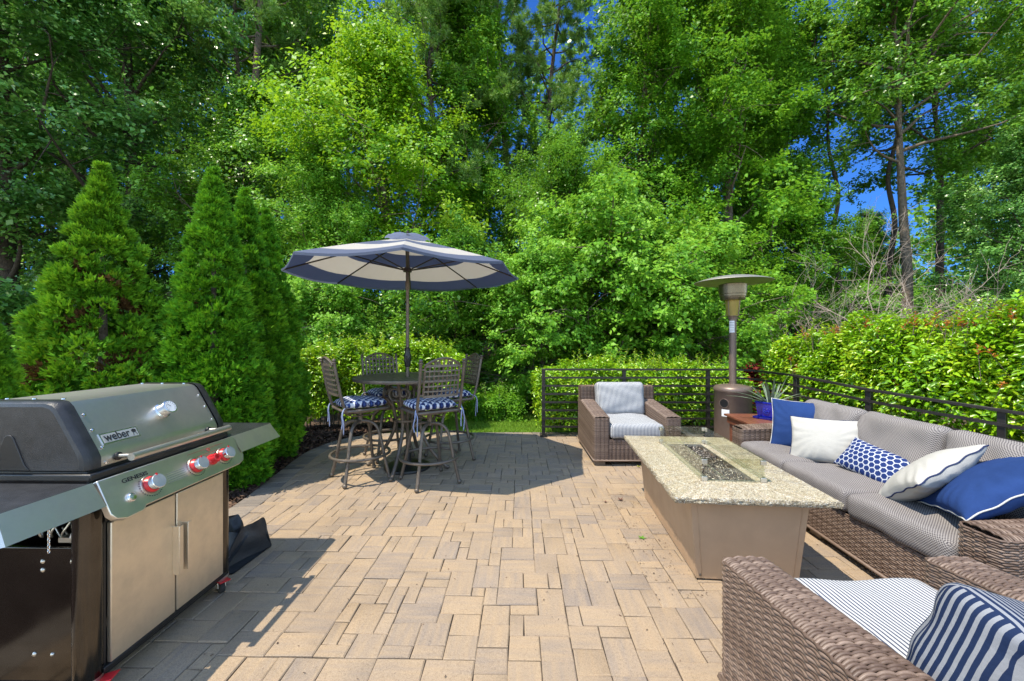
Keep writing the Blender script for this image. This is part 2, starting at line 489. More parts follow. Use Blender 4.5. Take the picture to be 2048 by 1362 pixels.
MT['mulch'] = mat('bark_mulch', (0.060, 0.034, 0.024), 0.95, 0, 0.5, 30, 0.03, 60)
def mk_chip():
    m = NT('mulch_chips')
    m.P(Base_Color=m.ramp(m.attr(), [(0, (0.030, 0.018, 0.014)), (0.6, (0.085, 0.046, 0.030)), (1, (0.20, 0.12, 0.075))]), Roughness=0.9)
    return m.m
MT['chip'] = mk_chip()
MT['lawn'] = mat('lawn_turf', (0.085, 0.125, 0.022), 0.9, 0, 0.3, 3, 0.02, 90)
MT['grass'] = leafmat('grass_blade', [(0, (0.075, 0.12, 0.02)), (1, (0.16, 0.20, 0.045))], 0.3)

# ================================================================= THE SETTING
def ground_z(x, y):
    r = np.hypot(x, y - 2)
    z = -0.10 + 0.0 * x
    z = z + 3.4 * np.clip((y - 13) / 16, 0, 1) ** 1.3 + np.clip(y - 29, 0, 200) * 0.03
    z = z + 1.2 * np.clip((np.abs(x) - 9) / 10, 0, 1) * np.clip((y - 4) / 8, 0, 1)
    z = z + 0.10 * np.sin(x * 0.9 + 1.3) * np.sin(y * 0.7) * np.clip((y - 9) / 4, 0, 1)
    return z - 0.55 * np.clip((x - 3.9) / 1.2, 0, 1) * np.clip((8 - y) / 3, 0, 1)

xs = np.concatenate((-np.geomspace(400, 22, 14), np.linspace(-20, 20, 81), np.geomspace(22, 400, 14)))
ys = np.concatenate((-np.geomspace(300, 6, 10), np.linspace(-5, 36, 83), np.geomspace(38, 500, 14)))
X, Y = np.meshgrid(xs, ys)
Z = ground_z(X, Y)
g = G()
nx, ny = len(xs), len(ys)
ii = np.arange((ny - 1) * (nx - 1)); r_, c_ = ii // (nx - 1), ii % (nx - 1)
a0 = r_ * nx + c_
g.add(np.stack((X, Y, Z), -1).reshape(-1, 3), np.stack((a0, a0 + 1, a0 + nx + 1, a0 + nx), -1))
tag(g.build('ground', MT['litter'], sharp=0), kind='structure')

# patio outline -----------------------------------------------------------
EDGE = spline([(-2.50, -3.0, 0), (-2.50, 0.0, 0), (-2.50, 2.0, 0), (-2.52, 3.5, 0), (-2.66, 4.5, 0), (-2.76, 5.3, 0), (-2.62, 5.95, 0), (-2.2, 6.33, 0), (-1.6, 6.43, 0), (-0.6, 6.44, 0), (0.6, 6.45, 0), (2.0, 6.46, 0), (3.2, 6.40, 0)], 10)
RIGHT = spline([(3.2, 6.40, 0), (3.68, 6.0, 0), (3.84, 5.2, 0), (4.12, 4.4, 0), (4.45, 3.5, 0), (4.8, 2.5, 0), (4.9, 1.0, 0), (4.9, -3.0, 0)], 10)
OUT = EDGE[:-1] + RIGHT
PX = np.array([p.x for p in OUT]); PY = np.array([p.y for p in OUT])
def inside(x, y):
    c = False; j = len(PX) - 1
    for i in range(len(PX)):
        if (PY[i] > y) != (PY[j] > y) and x < (PX[j] - PX[i]) * (y - PY[i]) / (PY[j] - PY[i]) + PX[i]: c = not c
        j = i
    return c
def edge_dist(x, y):
    return float(np.min(np.hypot(PX - x, PY - y)))

def paver_block(g, corners, tone, uvs, hz=0.0, bev=0.0055):
    """corners: four ground points (counter-clockwise); a real block with worn edges"""
    c = np.array(corners); mid = c.mean(0)
    ins = c + (mid - c) / np.linalg.norm(mid - c, axis=1, keepdims=True) * bev * 1.4
    v = [(p[0], p[1], hz - 0.035) for p in c] + [(p[0], p[1], hz - bev * 0.75) for p in c] + [(p[0], p[1], hz + random.uniform(-.0014, .0014)) for p in ins]
    f = [(8, 9, 10, 11)] + [(i, (i + 1) % 4, 4 + (i + 1) % 4, 4 + i) for i in range(4)] + [(4 + i, 4 + (i + 1) % 4, 8 + (i + 1) % 4, 8 + i) for i in range(4)]
    uv = [uvs[0], uvs[1], uvs[2], uvs[3]]
    for i in range(4): uv += [uvs[i], uvs[(i + 1) % 4], uvs[(i + 1) % 4], uvs[i]]
    for i in range(4): uv += [uvs[i], uvs[(i + 1) % 4], uvs[(i + 1) % 4], uvs[i]]
    g.add(v, f, 0, tone, uv)

random.seed(11)
CELL = 0.0775; TH = R(1.16)
na, nb = 104, 126
A0, B0 = -3.0, -2.95
occ = np.zeros((nb, na), dtype=bool); pid = np.zeros((nb, na), dtype=int); np_ = 0
g = G()
ct, st = math.cos(TH), math.sin(TH)
def aw(a, b): return (a * ct + b * st, -a * st + b * ct)
SH = [(3, 2), (2, 3), (2, 2), (1, 2), (2, 1)]
for b in range(nb):
    a = 0
    while a < na:
        if occ[b, a]: a += 1; continue
        run = 0
        while a + run < na and not occ[b, a + run] and run < 7: run += 1
        order = random.choices(SH, [8.0, 3.4, 6.0, 1.2, 2.0], k=22) + SH + [(1, 1)]
        for (wa, wb) in order:
            if wa > run or b + wb > nb: continue
            if run - wa == 1 and run < 7 and random.random() < 0.93 and (wa, wb) != (1, 1): continue
            if occ[b:b + wb, a:a + wa].any(): continue
            if (wa, wb) != (1, 1) and b > 0 and a + wa < na and pid[b - 1, a + wa - 1] != pid[b - 1, a + wa] and random.random() < .80: continue
            break
        occ[b:b + wb, a:a + wa] = True; np_ += 1; pid[b:b + wb, a:a + wa] = np_
        ca, cb = A0 + (a + wa / 2) * CELL, B0 + (b + wb / 2) * CELL
        x, y = aw(ca, cb)
        if inside(x, y) and edge_dist(x, y) > 0.10 and y > -2.8:
            j = 0.0017
            hw, hh = wa * CELL / 2 - j, wb * CELL / 2 - j
            rz = random.gauss(0, 0.004)
            cs = []
            for (sx_, sy_) in ((-1, -1), (1, -1), (1, 1), (-1, 1)):
                da, db = sx_ * hw + random.gauss(0, 0.0016), sy_ * hh + random.gauss(0, 0.0016)
                da, db = da - rz * db, db + rz * da
                cs.append(aw(ca + da, cb + db))
            o = random.random() * 50; o2 = random.random() * 50
            if wa > wb or (wa == wb and random.random() < .5): uvs = [(o, o2), (o + 2 * hw, o2), (o + 2 * hw, o2 + 2 * hh), (o, o2 + 2 * hh)]
            else: uvs = [(o, o2), (o, o2 + 2 * hw), (o + 2 * hh, o2 + 2 * hw), (o + 2 * hh, o2)]
            t = random.choice([0.70, 0.64, 0.6, 0.56, 0.52, 0.46, 0.38, 0.60, 0.66]) + random.gauss(0, 0.045)
            paver_block(g, cs, t, uvs, random.gauss(0, 0.0015))
        a += wa
# the joint sand under the stones
n0 = len(OUT)
g2 = G()
pat = g.build('patio', [MT['paver'], MT['joint']], sharp=30)
tag(pat, kind='structure')
poly = [(p.x, p.y) for p in OUT]
me = bpy.data.meshes.new('joint_bed')
me.from_pydata([(x, y, -0.009) for x, y in poly], [], [list(range(n0))][:1])
jb = bpy.data.objects.new('patio_bed', me); COL.objects.link(jb); me.materials.append(MT['joint']); tag(jb, kind='structure')
# soldier course along the edge
g = G()
L = [0.0]
for i in range(1, n0): L.append(L[-1] + (OUT[i] - OUT[i - 1]).length)
def along(s):
    s = max(0, min(L[-1] - 1e-6, s)); i = max(0, int(np.searchsorted(L, s)) - 1)
    t = (s - L[i]) / max(1e-6, L[i + 1] - L[i])
    p = OUT[i].lerp(OUT[i + 1], t); d = (OUT[i + 1] - OUT[i]).normalized()
    return p, Vector((d.y, -d.x, 0))
s = 1.6
while s < L[-1] - 3:
    wd = 0.150
    p0, n_0 = along(s + 0.0025); p1, n_1 = along(s + wd - 0.0025)
    W_ = 0.225
    cs = [(p0.x, p0.y), (p0.x + n_0.x * W_, p0.y + n_0.y * W_), (p1.x + n_1.x * W_, p1.y + n_1.y * W_), (p1.x, p1.y)]
    o = random.random() * 50
    paver_block(g, cs, random.uniform(0.15, 0.85), [(o, 0), (o + .22, 0), (o + .22, .15), (o, .15)], 0.003 + random.gauss(0, .0008))
    s += wd
tag(g.build('patio_border', MT['border'], sharp=30), kind='structure')

# lawn strip beyond the patio ----------------------------------------------
g = G()
lx = np.linspace(-2.1, 4.5, 24); ly = np.linspace(6.3, 8.5, 12)
X, Y = np.meshgrid(lx, ly)
Z = np.where(Y < 6.7, -0.03, ground_z(X, Y) + 0.06) + 0.006 * np.sin(X * 7) * np.sin(Y * 9)
ii = np.arange(23 * 11); a0 = (ii // 23) * 24 + ii % 23
g.add(np.stack((X, Y, Z), -1).reshape(-1, 3), np.stack((a0, a0 + 1, a0 + 25, a0 + 24), -1))
tag(g.build('lawn', MT['lawn'], sharp=0), kind='structure')
rng = np.random.default_rng(5)
def blades(n, x0, x1, y0, y1, zfn, hgt, wd):
    x = rng.uniform(x0, x1, n); y = rng.uniform(y0, y1, n); z = zfn(x, y)
    a = rng.uniform(0, 2 * np.pi, n); h = hgt * rng.uniform(.6, 1.3, n)
    lx = np.cos(a) * wd; lyy = np.sin(a) * wd
    tx = rng.normal(0, .35, n) * h; ty = rng.normal(0, .35, n) * h
    v = np.stack((np.stack((x - lx, y - lyy, z), -1), np.stack((x + lx, y + lyy, z), -1), np.stack((x + tx, y + ty, z + h), -1)), 1)
    f = np.arange(3 * n).reshape(n, 3)
    return v.reshape(-1, 3), f
v, f = blades(26000, -1.4, 1.2, 6.5, 8.3, lambda x, y: np.where(y < 6.7, -0.03, ground_z(x, y) + 0.06) + 0.004, 0.05, 0.004)
g = G(); g.add(v, f, 0, rng.uniform(0, 1, len(f)))
tag(g.build('lawn_grass', MT['grass'], sharp=0), 'short mown grass beyond the back edge of the patio', 'grass', kind='stuff')

# mulch bed along the left edge ---------------------------------------------
g = G()
my = np.linspace(0.5, 6.9, 40)
def left_x(y):
    return np.interp(y, [p.y for p in EDGE[:70]], [p.x for p in EDGE[:70]])
cols = 14
V = []
for yy in my:
    xl = left_x(min(yy, 5.9)) - 0.005 + (0.9 * max(0, yy - 6.0))
    for k in range(cols):
        t = k / (cols - 1)
        V.append((xl - t * 2.6, yy, -0.028 + 0.05 * math.sin(min(1, t * 5) * 1.57) + random.gauss(0, .008)))
ii = np.arange((len(my) - 1) * (cols - 1)); a0 = (ii // (cols - 1)) * cols + ii % (cols - 1)
g.add(V, np.stack((a0, a0 + cols, a0 + cols + 1, a0 + 1), -1))
tag(g.build('mulch_bed', MT['mulch'], sharp=0), kind='structure')
def chips(n):
    y = rng.uniform(2.6, 6.8, n); t = rng.beta(1, 1.6, n) * 2.0
    x = np.array([left_x(min(q, 5.9)) + 0.9 * max(0, q - 6.0) for q in y]) - 0.01 - t
    z = -0.018 + 0.05 * np.sin(np.minimum(1, t / 2.6 * 5) * 1.57) + rng.uniform(0, .025, n)
    a = rng.uniform(0, np.pi, n); Ln = rng.uniform(.012, .04, n); W = rng.uniform(.004, .011, n); tl = rng.normal(0, .4, n)
    d = np.stack((np.cos(a), np.sin(a), tl), -1) * Ln[:, None]; q = np.stack((-np.sin(a), np.cos(a), rng.normal(0, .4, n)), -1) * W[:, None]
    c = np.stack((x, y, z), -1)
    v = np.stack((c - d - q, c + d - q, c + d + q, c - d + q), 1)
    return v.reshape(-1, 3), np.arange(4 * n).reshape(n, 4)
v, f = chips(15000)
g = G(); g.add(v, f, 0, rng.uniform(0, 1, len(f)))
tag(g.build('mulch_chips', MT['chip'], sharp=0), 'loose shredded bark mulch under the conifers', 'mulch', kind='stuff')

# ================================================================= WICKER AND CUSHIONS
def resample(path, step):
    P = [Vector(p) for p in path]
    L = [0.0]
    for i in range(1, len(P)): L.append(L[-1] + (P[i] - P[i - 1]).length)
    n = max(2, int(round(L[-1] / step)) + 1)
    s = np.linspace(0, L[-1], n)
    xyz = np.array([tuple(p) for p in P])
    return np.stack([np.interp(s, L, xyz[:, k]) for k in range(3)], -1), s
def round_path(pts, r, n=5):
    """polyline in the ground plane with rounded corners"""
    P = [Vector((*p, 0)) for p in pts]; out = [P[0]]
    for i in range(1, len(P) - 1):
        a = (P[i - 1] - P[i]); b = (P[i + 1] - P[i])
        rr = min(r, a.length * .45, b.length * .45)
        a = P[i] + a.normalized() * rr; b = P[i] + b.normalized() * rr
        for k in range(n + 1):
            t = k / n
            out.append(a * (1 - t) ** 2 + P[i] * 2 * t * (1 - t) + b * t * t)
    out.append(P[-1]); return out
def strands(g, Pc, N, S, pitch_dir_rows, col, amp, r, phase0=0):
    """Pc: (rows, n, 3) strand centre lines, N: (n,3) or (rows,n,3) outward normal, S: arc length (n)"""
    rows, n, _ = Pc.shape
    Nn = np.broadcast_to(N, Pc.shape)
    alt = (np.arange(rows)[:, None] % 2) * .18
    ph = np.abs(np.sin(np.pi * (S[None, :] / col + alt + phase0))) ** .75 - .7
    C_ = Pc + Nn * (amp * ph)[..., None]
    T = np.gradient(C_, axis=1); T /= np.linalg.norm(T, axis=2, keepdims=True) + 1e-9
    B = np.cross(T, Nn); B /= np.linalg.norm(B, axis=2, keepdims=True) + 1e-9
    Q = np.cross(B, T)
    k = 5
    ang = np.arange(k) * 2 * np.pi / k
    v = C_[:, :, None, :] + r * (np.cos(ang)[None, None, :, None] * Q[:, :, None, :] + np.sin(ang)[None, None, :, None] * B[:, :, None, :])
    idx = np.arange(rows * n * k).reshape(rows, n, k)
    a = idx[:, :-1, :]; b = idx[:, 1:, :]
    f = np.stack((a, np.roll(a, -1, 2), np.roll(b, -1, 2), b), -1).reshape(-1, 4)
    tone = np.repeat(np.random.default_rng(rows * 7 + n).uniform(0, 1, rows), (n - 1) * k)
    g.add(v.reshape(-1, 3), f, 0, tone)
def wicker_wall(g, path, z0, z1, pitch=0.0128, col=0.050, amp=0.0078, r=0.0062, side=1):
    """strands run horizontally round a wall whose plan is path; z1 may be a function of (x, y)"""
    P, S = resample(path, col / 5)
    T = np.gradient(P, axis=0); T /= np.linalg.norm(T, axis=1, keepdims=True)
    N = np.stack((T[:, 1], -T[:, 0], T[:, 2] * 0), -1) * side
    top = np.array([z1(p[0], p[1]) for p in P]) if callable(z1) else np.full(len(P), z1)
    rows = int(round((top.max() - z0) / pitch))
    fr = (np.arange(rows) + .5) / rows
    Z = z0 + (top - z0)[None, :] * fr[:, None]
    Pc = np.repeat(P[None], rows, 0); Pc[:, :, 2] = Z
    # the top and bottom rows roll over
    strands(g, Pc, N, S, None, col, amp, r)
    # stakes
    for q in np.arange(0, S[-1] + 1e-6, col):
        x = np.interp(q, S, P[:, 0]); y = np.interp(q, S, P[:, 1]); zt = np.interp(q, S, top)
        g.tube([(x, y, z0), (x, y, zt)], 0.0045, 4, cap=False, tone=0.1)
def wicker_top(g, p00, p10, p01, p11, crown=0.016, pitch=0.0128, col=0.050, amp=0.0078, r=0.0062, edge=4.0):
    """strands run p00->p10, stacked towards p01->p11"""
    p00, p10, p01, p11 = [np.array(p, float) for p in (p00, p10, p01, p11)]
    n = max(4, int(round(np.linalg.norm(p10 - p00) / col * 5)) + 1)
    rows = max(2, int(round(np.linalg.norm(p01 - p00) / pitch)))
    u = np.linspace(0, 1, n)[None, :, None]; t = ((np.arange(rows) + .5) / rows)[:, None, None]
    Pc = (p00 * (1 - u) + p10 * u) * (1 - t) + (p01 * (1 - u) + p11 * u) * t
    nv = np.cross(p10 - p00, p01 - p00); nv /= np.linalg.norm(nv)
    if nv[2] < 0: nv = -nv
    Pc = Pc - nv * crown * (np.abs(2 * u - 1) ** edge)
    strands(g, Pc, nv, np.linspace(0, np.linalg.norm(p10 - p00), n), None, col, amp, r)

def soft_box(name, w, d, h, mt, parent, bulge=0.03, rad=0.05, n=22, seed=0, uvaxis=0, sag=0.0, loc=(0, 0, 0), rot=None, crease=0.006):
    """cushion of w x d x h centred on the origin, softly filled"""
    rg = np.random.default_rng(seed)
    hs = np.array([w / 2, d / 2, h / 2])
    rad = min(rad, h / 2 * .98)
    Vv = []; Ff = []; UV = []; base = 0
    ph = rg.uniform(0, 6.28, 8)
    for ax in range(3):
        for sg in (-1, 1):
            o = [i for i in range(3) if i != ax]
            na_ = n if o[0] != 2 else 8; nb_ = n if o[1] != 2 else 8
            a = np.sin(np.linspace(-1, 1, na_) * np.pi / 2 * .999) * .5 + np.linspace(-1, 1, na_) * .5
            b = np.sin(np.linspace(-1, 1, nb_) * np.pi / 2 * .999) * .5 + np.linspace(-1, 1, nb_) * .5
            A, B = np.meshgrid(a, b, indexing='ij')
            P = np.zeros((na_, nb_, 3)); P[..., ax] = sg; P[..., o[0]] = A; P[..., o[1]] = B
            Q = P * hs; inner = np.clip(Q, -(hs - rad), hs - rad); D = Q - inner
            D /= np.linalg.norm(D, axis=-1, keepdims=True) + 1e-9
            W = inner + D * rad
            nx_, ny_ = P[..., 0], P[..., 1]
            puff = (1 - nx_ ** 2).clip(0) ** .7 * (1 - ny_ ** 2).clip(0) ** .7
            zz = W[..., 2] / hs[2]
            W[..., 2] += zz * bulge * puff - sag * puff * (zz > -.5)
            W[..., 2] += crease * (np.sin(nx_ * 5 + ph[0] + 2 * np.sin(ny_ * 3 + ph[1])) * np.sin(ny_ * 4 + ph[2])) * (np.abs(zz) > .5)
            W[..., 0] *= 1 - .02 * (1 - ny_ ** 2) * np.abs(nx_); W[..., 1] *= 1 - .02 * (1 - nx_ ** 2) * np.abs(ny_)
            id_ = np.arange(na_ * nb_).reshape(na_, nb_) + base
            q = np.stack((id_[:-1, :-1], id_[1:, :-1], id_[1:, 1:], id_[:-1, 1:]), -1).reshape(-1, 4)
            flip = (sg < 0) ^ (ax == 1)
            if flip: q = q[:, ::-1]
            if ax == 0: uv = np.stack((W[..., 2] + hs[0] * sg, W[..., 1]), -1)
            elif ax == 1: uv = np.stack((W[..., 0], W[..., 2] + hs[1] * sg), -1)
            else: uv = np.stack((W[..., 0], W[..., 1]), -1)
            uv = uv.reshape(-1, 2)
            UV.append(uv[(q - base).ravel()])
            Vv.append(W.reshape(-1, 3)); Ff.append(q); base += na_ * nb_
    g = G()
    g.add(np.concatenate(Vv), np.concatenate(Ff), 0, .5, np.concatenate(UV))
    me = g.mesh(name, 0)
    import bmesh
    bm = bmesh.new(); bm.from_mesh(me); bmesh.ops.remove_doubles(bm, verts=bm.verts, dist=1e-4); bm.to_mesh(me); bm.free()
    me.materials.append(mt)
    o = bpy.data.objects.new(name, me); COL.objects.link(o); o.parent = parent; o.location = loc
    if rot is not None: o.rotation_euler = rot
    return o
def pillow(name, label, w, h, t, mt, pip, loc, eul, seed=0, n=44, pattern=None, nx=None, group=None, tagpiece=False, M=None):
    """throw pillow in its own x-y plane, z is thickness; piping and tag are parts"""
    root = thing(name, label, 'pillow', loc, 0, group)
    root.rotation_euler = eul
    nx = nx or n
    rg = np.random.default_rng(seed); ph = rg.uniform(0, 6.28, 10)
    u = np.linspace(-1, 1, nx); u = np.sin(u * np.pi / 2) * .35 + u * .65
    v = np.linspace(-1, 1, n); v = np.sin(v * np.pi / 2) * .35 + v * .65
    U, V_ = np.meshgrid(u, v, indexing='ij')
    def outline(U, V_):
        x = w / 2 * U * (1 - .075 * (1 - V_ ** 2)); y = h / 2 * V_ * (1 - .075 * (1 - U ** 2))
        return x, y
    x, y = outline(U, V_)
    prof = ((1 - U ** 2).clip(0) * (1 - V_ ** 2).clip(0)) ** .42
    near = np.exp(-3.2 * (1 - np.maximum(np.abs(U), np.abs(V_))))
    wr = near * .006 * np.sin(9 * np.arctan2(V_, U) * 1.7 + ph[0] + 3 * np.sin(U * 4 + ph[1])) + .006 * np.sin(3 * U + ph[2]) * np.sin(3.4 * V_ + ph[3])
    edge = 1 - np.maximum(np.abs(U), np.abs(V_)) ** 14
    g = G()
    id_ = np.arange(nx * n).reshape(nx, n)
    q = np.stack((id_[:-1, :-1], id_[1:, :-1], id_[1:, 1:], id_[:-1, 1:]), -1).reshape(-1, 4)
    for sg in (1, -1):
        z = sg * (t / 2 * prof + (wr if sg > 0 else wr * .8) * edge)
        tone = .2
        if pattern is not None:
            cx = x.ravel()[q].mean(1); cy = y.ravel()[q].mean(1); zz = np.abs(z).ravel()[q].mean(1)
            tone = pattern(cx, cy)
        uv = np.stack((x, y), -1).reshape(-1, 2)
        qq = q if sg > 0 else q[:, ::-1]
        g.add(np.stack((x, y, z), -1).reshape(-1, 3), qq, 0, tone if np.isscalar(tone) else tone, uv[qq.ravel()])
    g.build('cover', mt, root, sharp=0)
    if pip is not None:
        pts = []
        s = np.linspace(-1, 1, 26)
        for a, b in [(s, -np.ones(26)), (np.ones(26), s), (s[::-1], np.ones(26)), (-np.ones(26), s[::-1])]:
            X_, Y_ = outline(a, b)
            pts += [(X_[i], Y_[i], .004 * math.sin(i * .9 + seed)) for i in range(25)]
        gp_ = G(); gp_.tube(pts, 0.0042, 6, closed=True); gp_.build('piping', pip, root, sharp=0)
    return root

# ---------------------------------------------------------------- armchair
def make_armchair(label, loc, rz, group):
    """seat faces local -y; origin under the middle"""
    root = thing('wicker_armchair', label, 'armchair', loc, rz, group)
    W, D = 1.05, 1.12; aw_ = 0.19; f0 = -D / 2; b0 = D / 2
    arm = lambda x, y: 0.585 + (y - f0) * 0.085
    g = G()
    for sx in (-1, 1):
        xo = sx * W / 2; xi = sx * (W / 2 - aw_)
        p = round_path([(xo, b0 - .02), (xo, f0), (xi, f0), (xi, b0 - .24)], 0.045)
        wicker_wall(g, p, 0.06, lambda x, y: arm(x, y) - .012, side=(1 if sx < 0 else -1) * -1)
        wicker_top(g, (min(xo, xi), f0 + .02, arm(0, f0)), (max(xo, xi), f0 + .02, arm(0, f0)), (min(xo, xi), b0 - .2, arm(0, b0 - .2)), (max(xo, xi), b0 - .2, arm(0, b0 - .2)))
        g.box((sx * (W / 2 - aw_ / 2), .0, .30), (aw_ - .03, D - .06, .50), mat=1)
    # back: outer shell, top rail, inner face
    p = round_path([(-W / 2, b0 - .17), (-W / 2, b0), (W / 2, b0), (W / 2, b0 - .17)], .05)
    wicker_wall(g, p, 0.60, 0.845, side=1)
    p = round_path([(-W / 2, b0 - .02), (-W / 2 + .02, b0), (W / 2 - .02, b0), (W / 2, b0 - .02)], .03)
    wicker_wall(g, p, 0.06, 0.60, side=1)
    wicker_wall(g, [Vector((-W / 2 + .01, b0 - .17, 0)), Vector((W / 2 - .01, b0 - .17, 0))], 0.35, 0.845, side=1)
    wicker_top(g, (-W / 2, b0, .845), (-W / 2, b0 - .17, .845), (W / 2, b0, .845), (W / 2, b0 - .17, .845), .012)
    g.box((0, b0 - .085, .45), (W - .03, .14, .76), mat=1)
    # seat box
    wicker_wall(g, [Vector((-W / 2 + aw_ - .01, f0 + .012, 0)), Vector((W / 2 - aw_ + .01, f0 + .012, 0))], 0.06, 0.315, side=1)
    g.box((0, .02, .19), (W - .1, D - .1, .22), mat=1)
    g.tube([(-W / 2, f0 - .004, .065), (W / 2, f0 - .004, .065)], .011, 6, tone=.7)
    for sx in (-1, 1): g.tube([(sx * (W / 2 + .003), f0, .065), (sx * (W / 2 + .003), b0, .065)], .011, 6, tone=.7)
    g.build('wicker_frame', [MT['wicker'], MT['wicker_core']], root, sharp=0)
    for sx in (-1, 1):
        for y in (f0 + .06, b0 - .06):
            G().box((sx * (W / 2 - .075), y, .029), (.13, .09, .058)).build('foot', MT['bronze'], root, bevel=.004)
    soft_box('seat_cushion', W - 2 * aw_ - .012, .86, .175, MT['ticking'], root, .016, .05, 26, 3, loc=(0, f0 + .415, .405))
    return root, W, D, aw_, f0, b0

ch, W, D, aw_, f0, b0 = make_armchair('brown wicker armchair with striped cushions standing in front of the black railing', (1.505, 5.28, 0), 0, 'wicker armchairs round the fire table')
soft_box('back_cushion', W - 2 * aw_ + .01, .47, .20, MT['ticking'], ch, .035, .07, 26, 5, loc=(0, b0 - .30, .685), rot=(R(78), 0, 0), crease=.008)
# the near chair: a copy seen from behind, its loose cushion slumped
n0_ = len(COL.objects)
ch2 = copy_tree(ch)
tag(ch2, 'brown wicker armchair with striped cushions in the front corner, seen from behind', 'armchair')
ch2.location = (1.415, 1.13, 0); ch2.rotation_euler = (0, 0, R(180))
for c in kids(ch2):
    if c.name.startswith('back_cushion'):
        c.location = (-.05, .12, .585); c.rotation_euler = (R(82), R(-17), R(-4)); c.scale = (1, .74, 1.15)
        c.material_slots[0].link = 'OBJECT'; c.material_slots[0].material = MT['wide_ticking_shaded']

# ---------------------------------------------------------------- sofa
SOFA_RZ = R(-3.0)
sofa = thing('wicker_sofa', 'long brown wicker sofa with grey woven cushions along the right railing', 'sofa', (2.30, 3.03, 0), SOFA_RZ)
# local: seat faces -x, x=0 is the front, y runs along
SL, SD, sa = 2.46, 0.88, 0.20
y0, y1 = -SL / 2, SL / 2
g = G()
for sy in (-1, 1):
    yo = sy * SL / 2; yi = sy * (SL / 2 - sa)
    p = round_path([(SD - .02, yo), (0, yo), (0, yi), (SD - .25, yi)], .05)
    at_ = lambda x, y: .595 + x * .06
    wicker_wall(g, p, .06, lambda x, y: at_(x, y) - .012, side=(-1 if sy < 0 else 1) * -1)
    ya, yb = min(yo, yi), max(yo, yi)
    wicker_top(g, (.02, ya, at_(0, 0)), (.02, yb, at_(0, 0)), (SD - .15, ya, at_(SD - .15, 0)), (SD - .15, yb, at_(SD - .15, 0)))
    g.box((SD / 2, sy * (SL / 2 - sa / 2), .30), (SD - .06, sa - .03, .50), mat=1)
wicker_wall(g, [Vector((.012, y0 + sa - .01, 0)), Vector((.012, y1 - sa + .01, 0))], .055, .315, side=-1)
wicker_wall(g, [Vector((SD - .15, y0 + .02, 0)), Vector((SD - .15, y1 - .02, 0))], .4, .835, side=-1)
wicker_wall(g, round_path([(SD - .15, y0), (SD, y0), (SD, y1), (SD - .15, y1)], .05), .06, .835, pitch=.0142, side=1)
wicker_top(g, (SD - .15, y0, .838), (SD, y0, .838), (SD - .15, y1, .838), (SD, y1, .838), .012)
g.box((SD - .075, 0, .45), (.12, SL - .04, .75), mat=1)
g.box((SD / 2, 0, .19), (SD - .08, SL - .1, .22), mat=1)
g.tube([(-.004, y0, .06), (-.004, y1, .06)], .011, 6, tone=.7)
g.tube([(0, y0 - .003, .06), (SD, y0 - .003, .06)], .011, 6, tone=.7)
g.build('wicker_frame', [MT['wicker'], MT['wicker_core']], sofa, sharp=0)
for x in (.07, SD - .07):
    for y in (y0 + .08, 0, y1 - .08):
        G().box((x, y, .027), (.09, .12, .054)).build('foot', MT['bronze'], sofa, bevel=.004)
sw = (SL - 2 * sa) / 3
for k in range(3):
    yc = y0 + sa + sw * (k + .5)
    soft_box('seat_cushion', .74, sw - .006, .16, MT['sofa_cloth'], sofa, .010, .045, 26, 20 + k, loc=(.345, yc, .395), crease=.007)
    soft_box('back_cushion', .47, sw - .004, .17, MT['sofa_cloth'], sofa, .04, .075, 24, 30 + k, loc=(SD - .245, yc, .685), rot=(0, R(-74), 0), crease=.014)

# throw pillows: rotation taken from an outward face direction and an up direction
def facing(n, up):
    n = Vector(n).normalized(); up = Vector(up); up = (up - n * up.dot(n)).normalized()
    x = up.cross(n)
    return Matrix((x, up, n)).transposed().to_euler()
def hexes(cx, cy, s=0.041):
    def one(px, py):
        w_ = s * math.sqrt(3)
        ax = (px + s / 2) % s - s / 2; ay = (py + w_ / 2) % w_ - w_ / 2
        return ax, ay
    a1, b1 = one(cx, cy); a2, b2 = one(cx - s / 2, cy - s * math.sqrt(3) / 2)
    use = (a1 ** 2 + b1 ** 2) < (a2 ** 2 + b2 ** 2)
    ax = np.abs(np.where(use, a1, a2)); ay = np.abs(np.where(use, b1, b2))
    d = np.maximum(ax, ax * .5 + ay * .866)
    return np.where(d > s / 2 - .0033, .8, .1)
pillow('throw_pillow', 'square royal blue pillow with white piping in the far corner of the sofa', .53, .50, .17, MT['blue_cloth'], MT['white_piping'], (2.83, 3.84, .675), facing((-.50, -.74, .42), (.20, .25, 1)), 1, group='pillows along the sofa')
pillow('throw_pillow', 'oblong white pillow with dark piping leaning on the blue pillow', .52, .40, .17, MT['white_cloth'], MT['navy_piping'], (2.70, 3.40, .635), facing((-.66, -.62, .40), (.18, .25, 1)), 2, group='pillows along the sofa')
pillow('throw_pillow', 'navy lumbar pillow printed with white hexagons, lying mid sofa', .52, .27, .16, MT['hex'], None, (2.73, 2.95, .570), facing((-.80, -.22, .62), (.6, -.05, .8)), 3, 96, hexes, 190, group='pillows along the sofa')
pillow('throw_pillow', 'square white pillow with dark piping seen edge on', .48, .48, .19, MT['white_cloth'], MT['navy_piping'], (2.60, 2.47, .655), facing((-.34, .50, .60), (.80, .1, .5)), 4, group='pillows along the sofa')
pillow('throw_pillow', 'big royal blue pillow with white piping against the near sofa arm', .56, .56, .20, MT['blue_cloth'], MT['white_piping'], (2.66, 2.19, .690), facing((-.46, .40, .80), (.75, -.25, .62)), 5, group='pillows along the sofa')

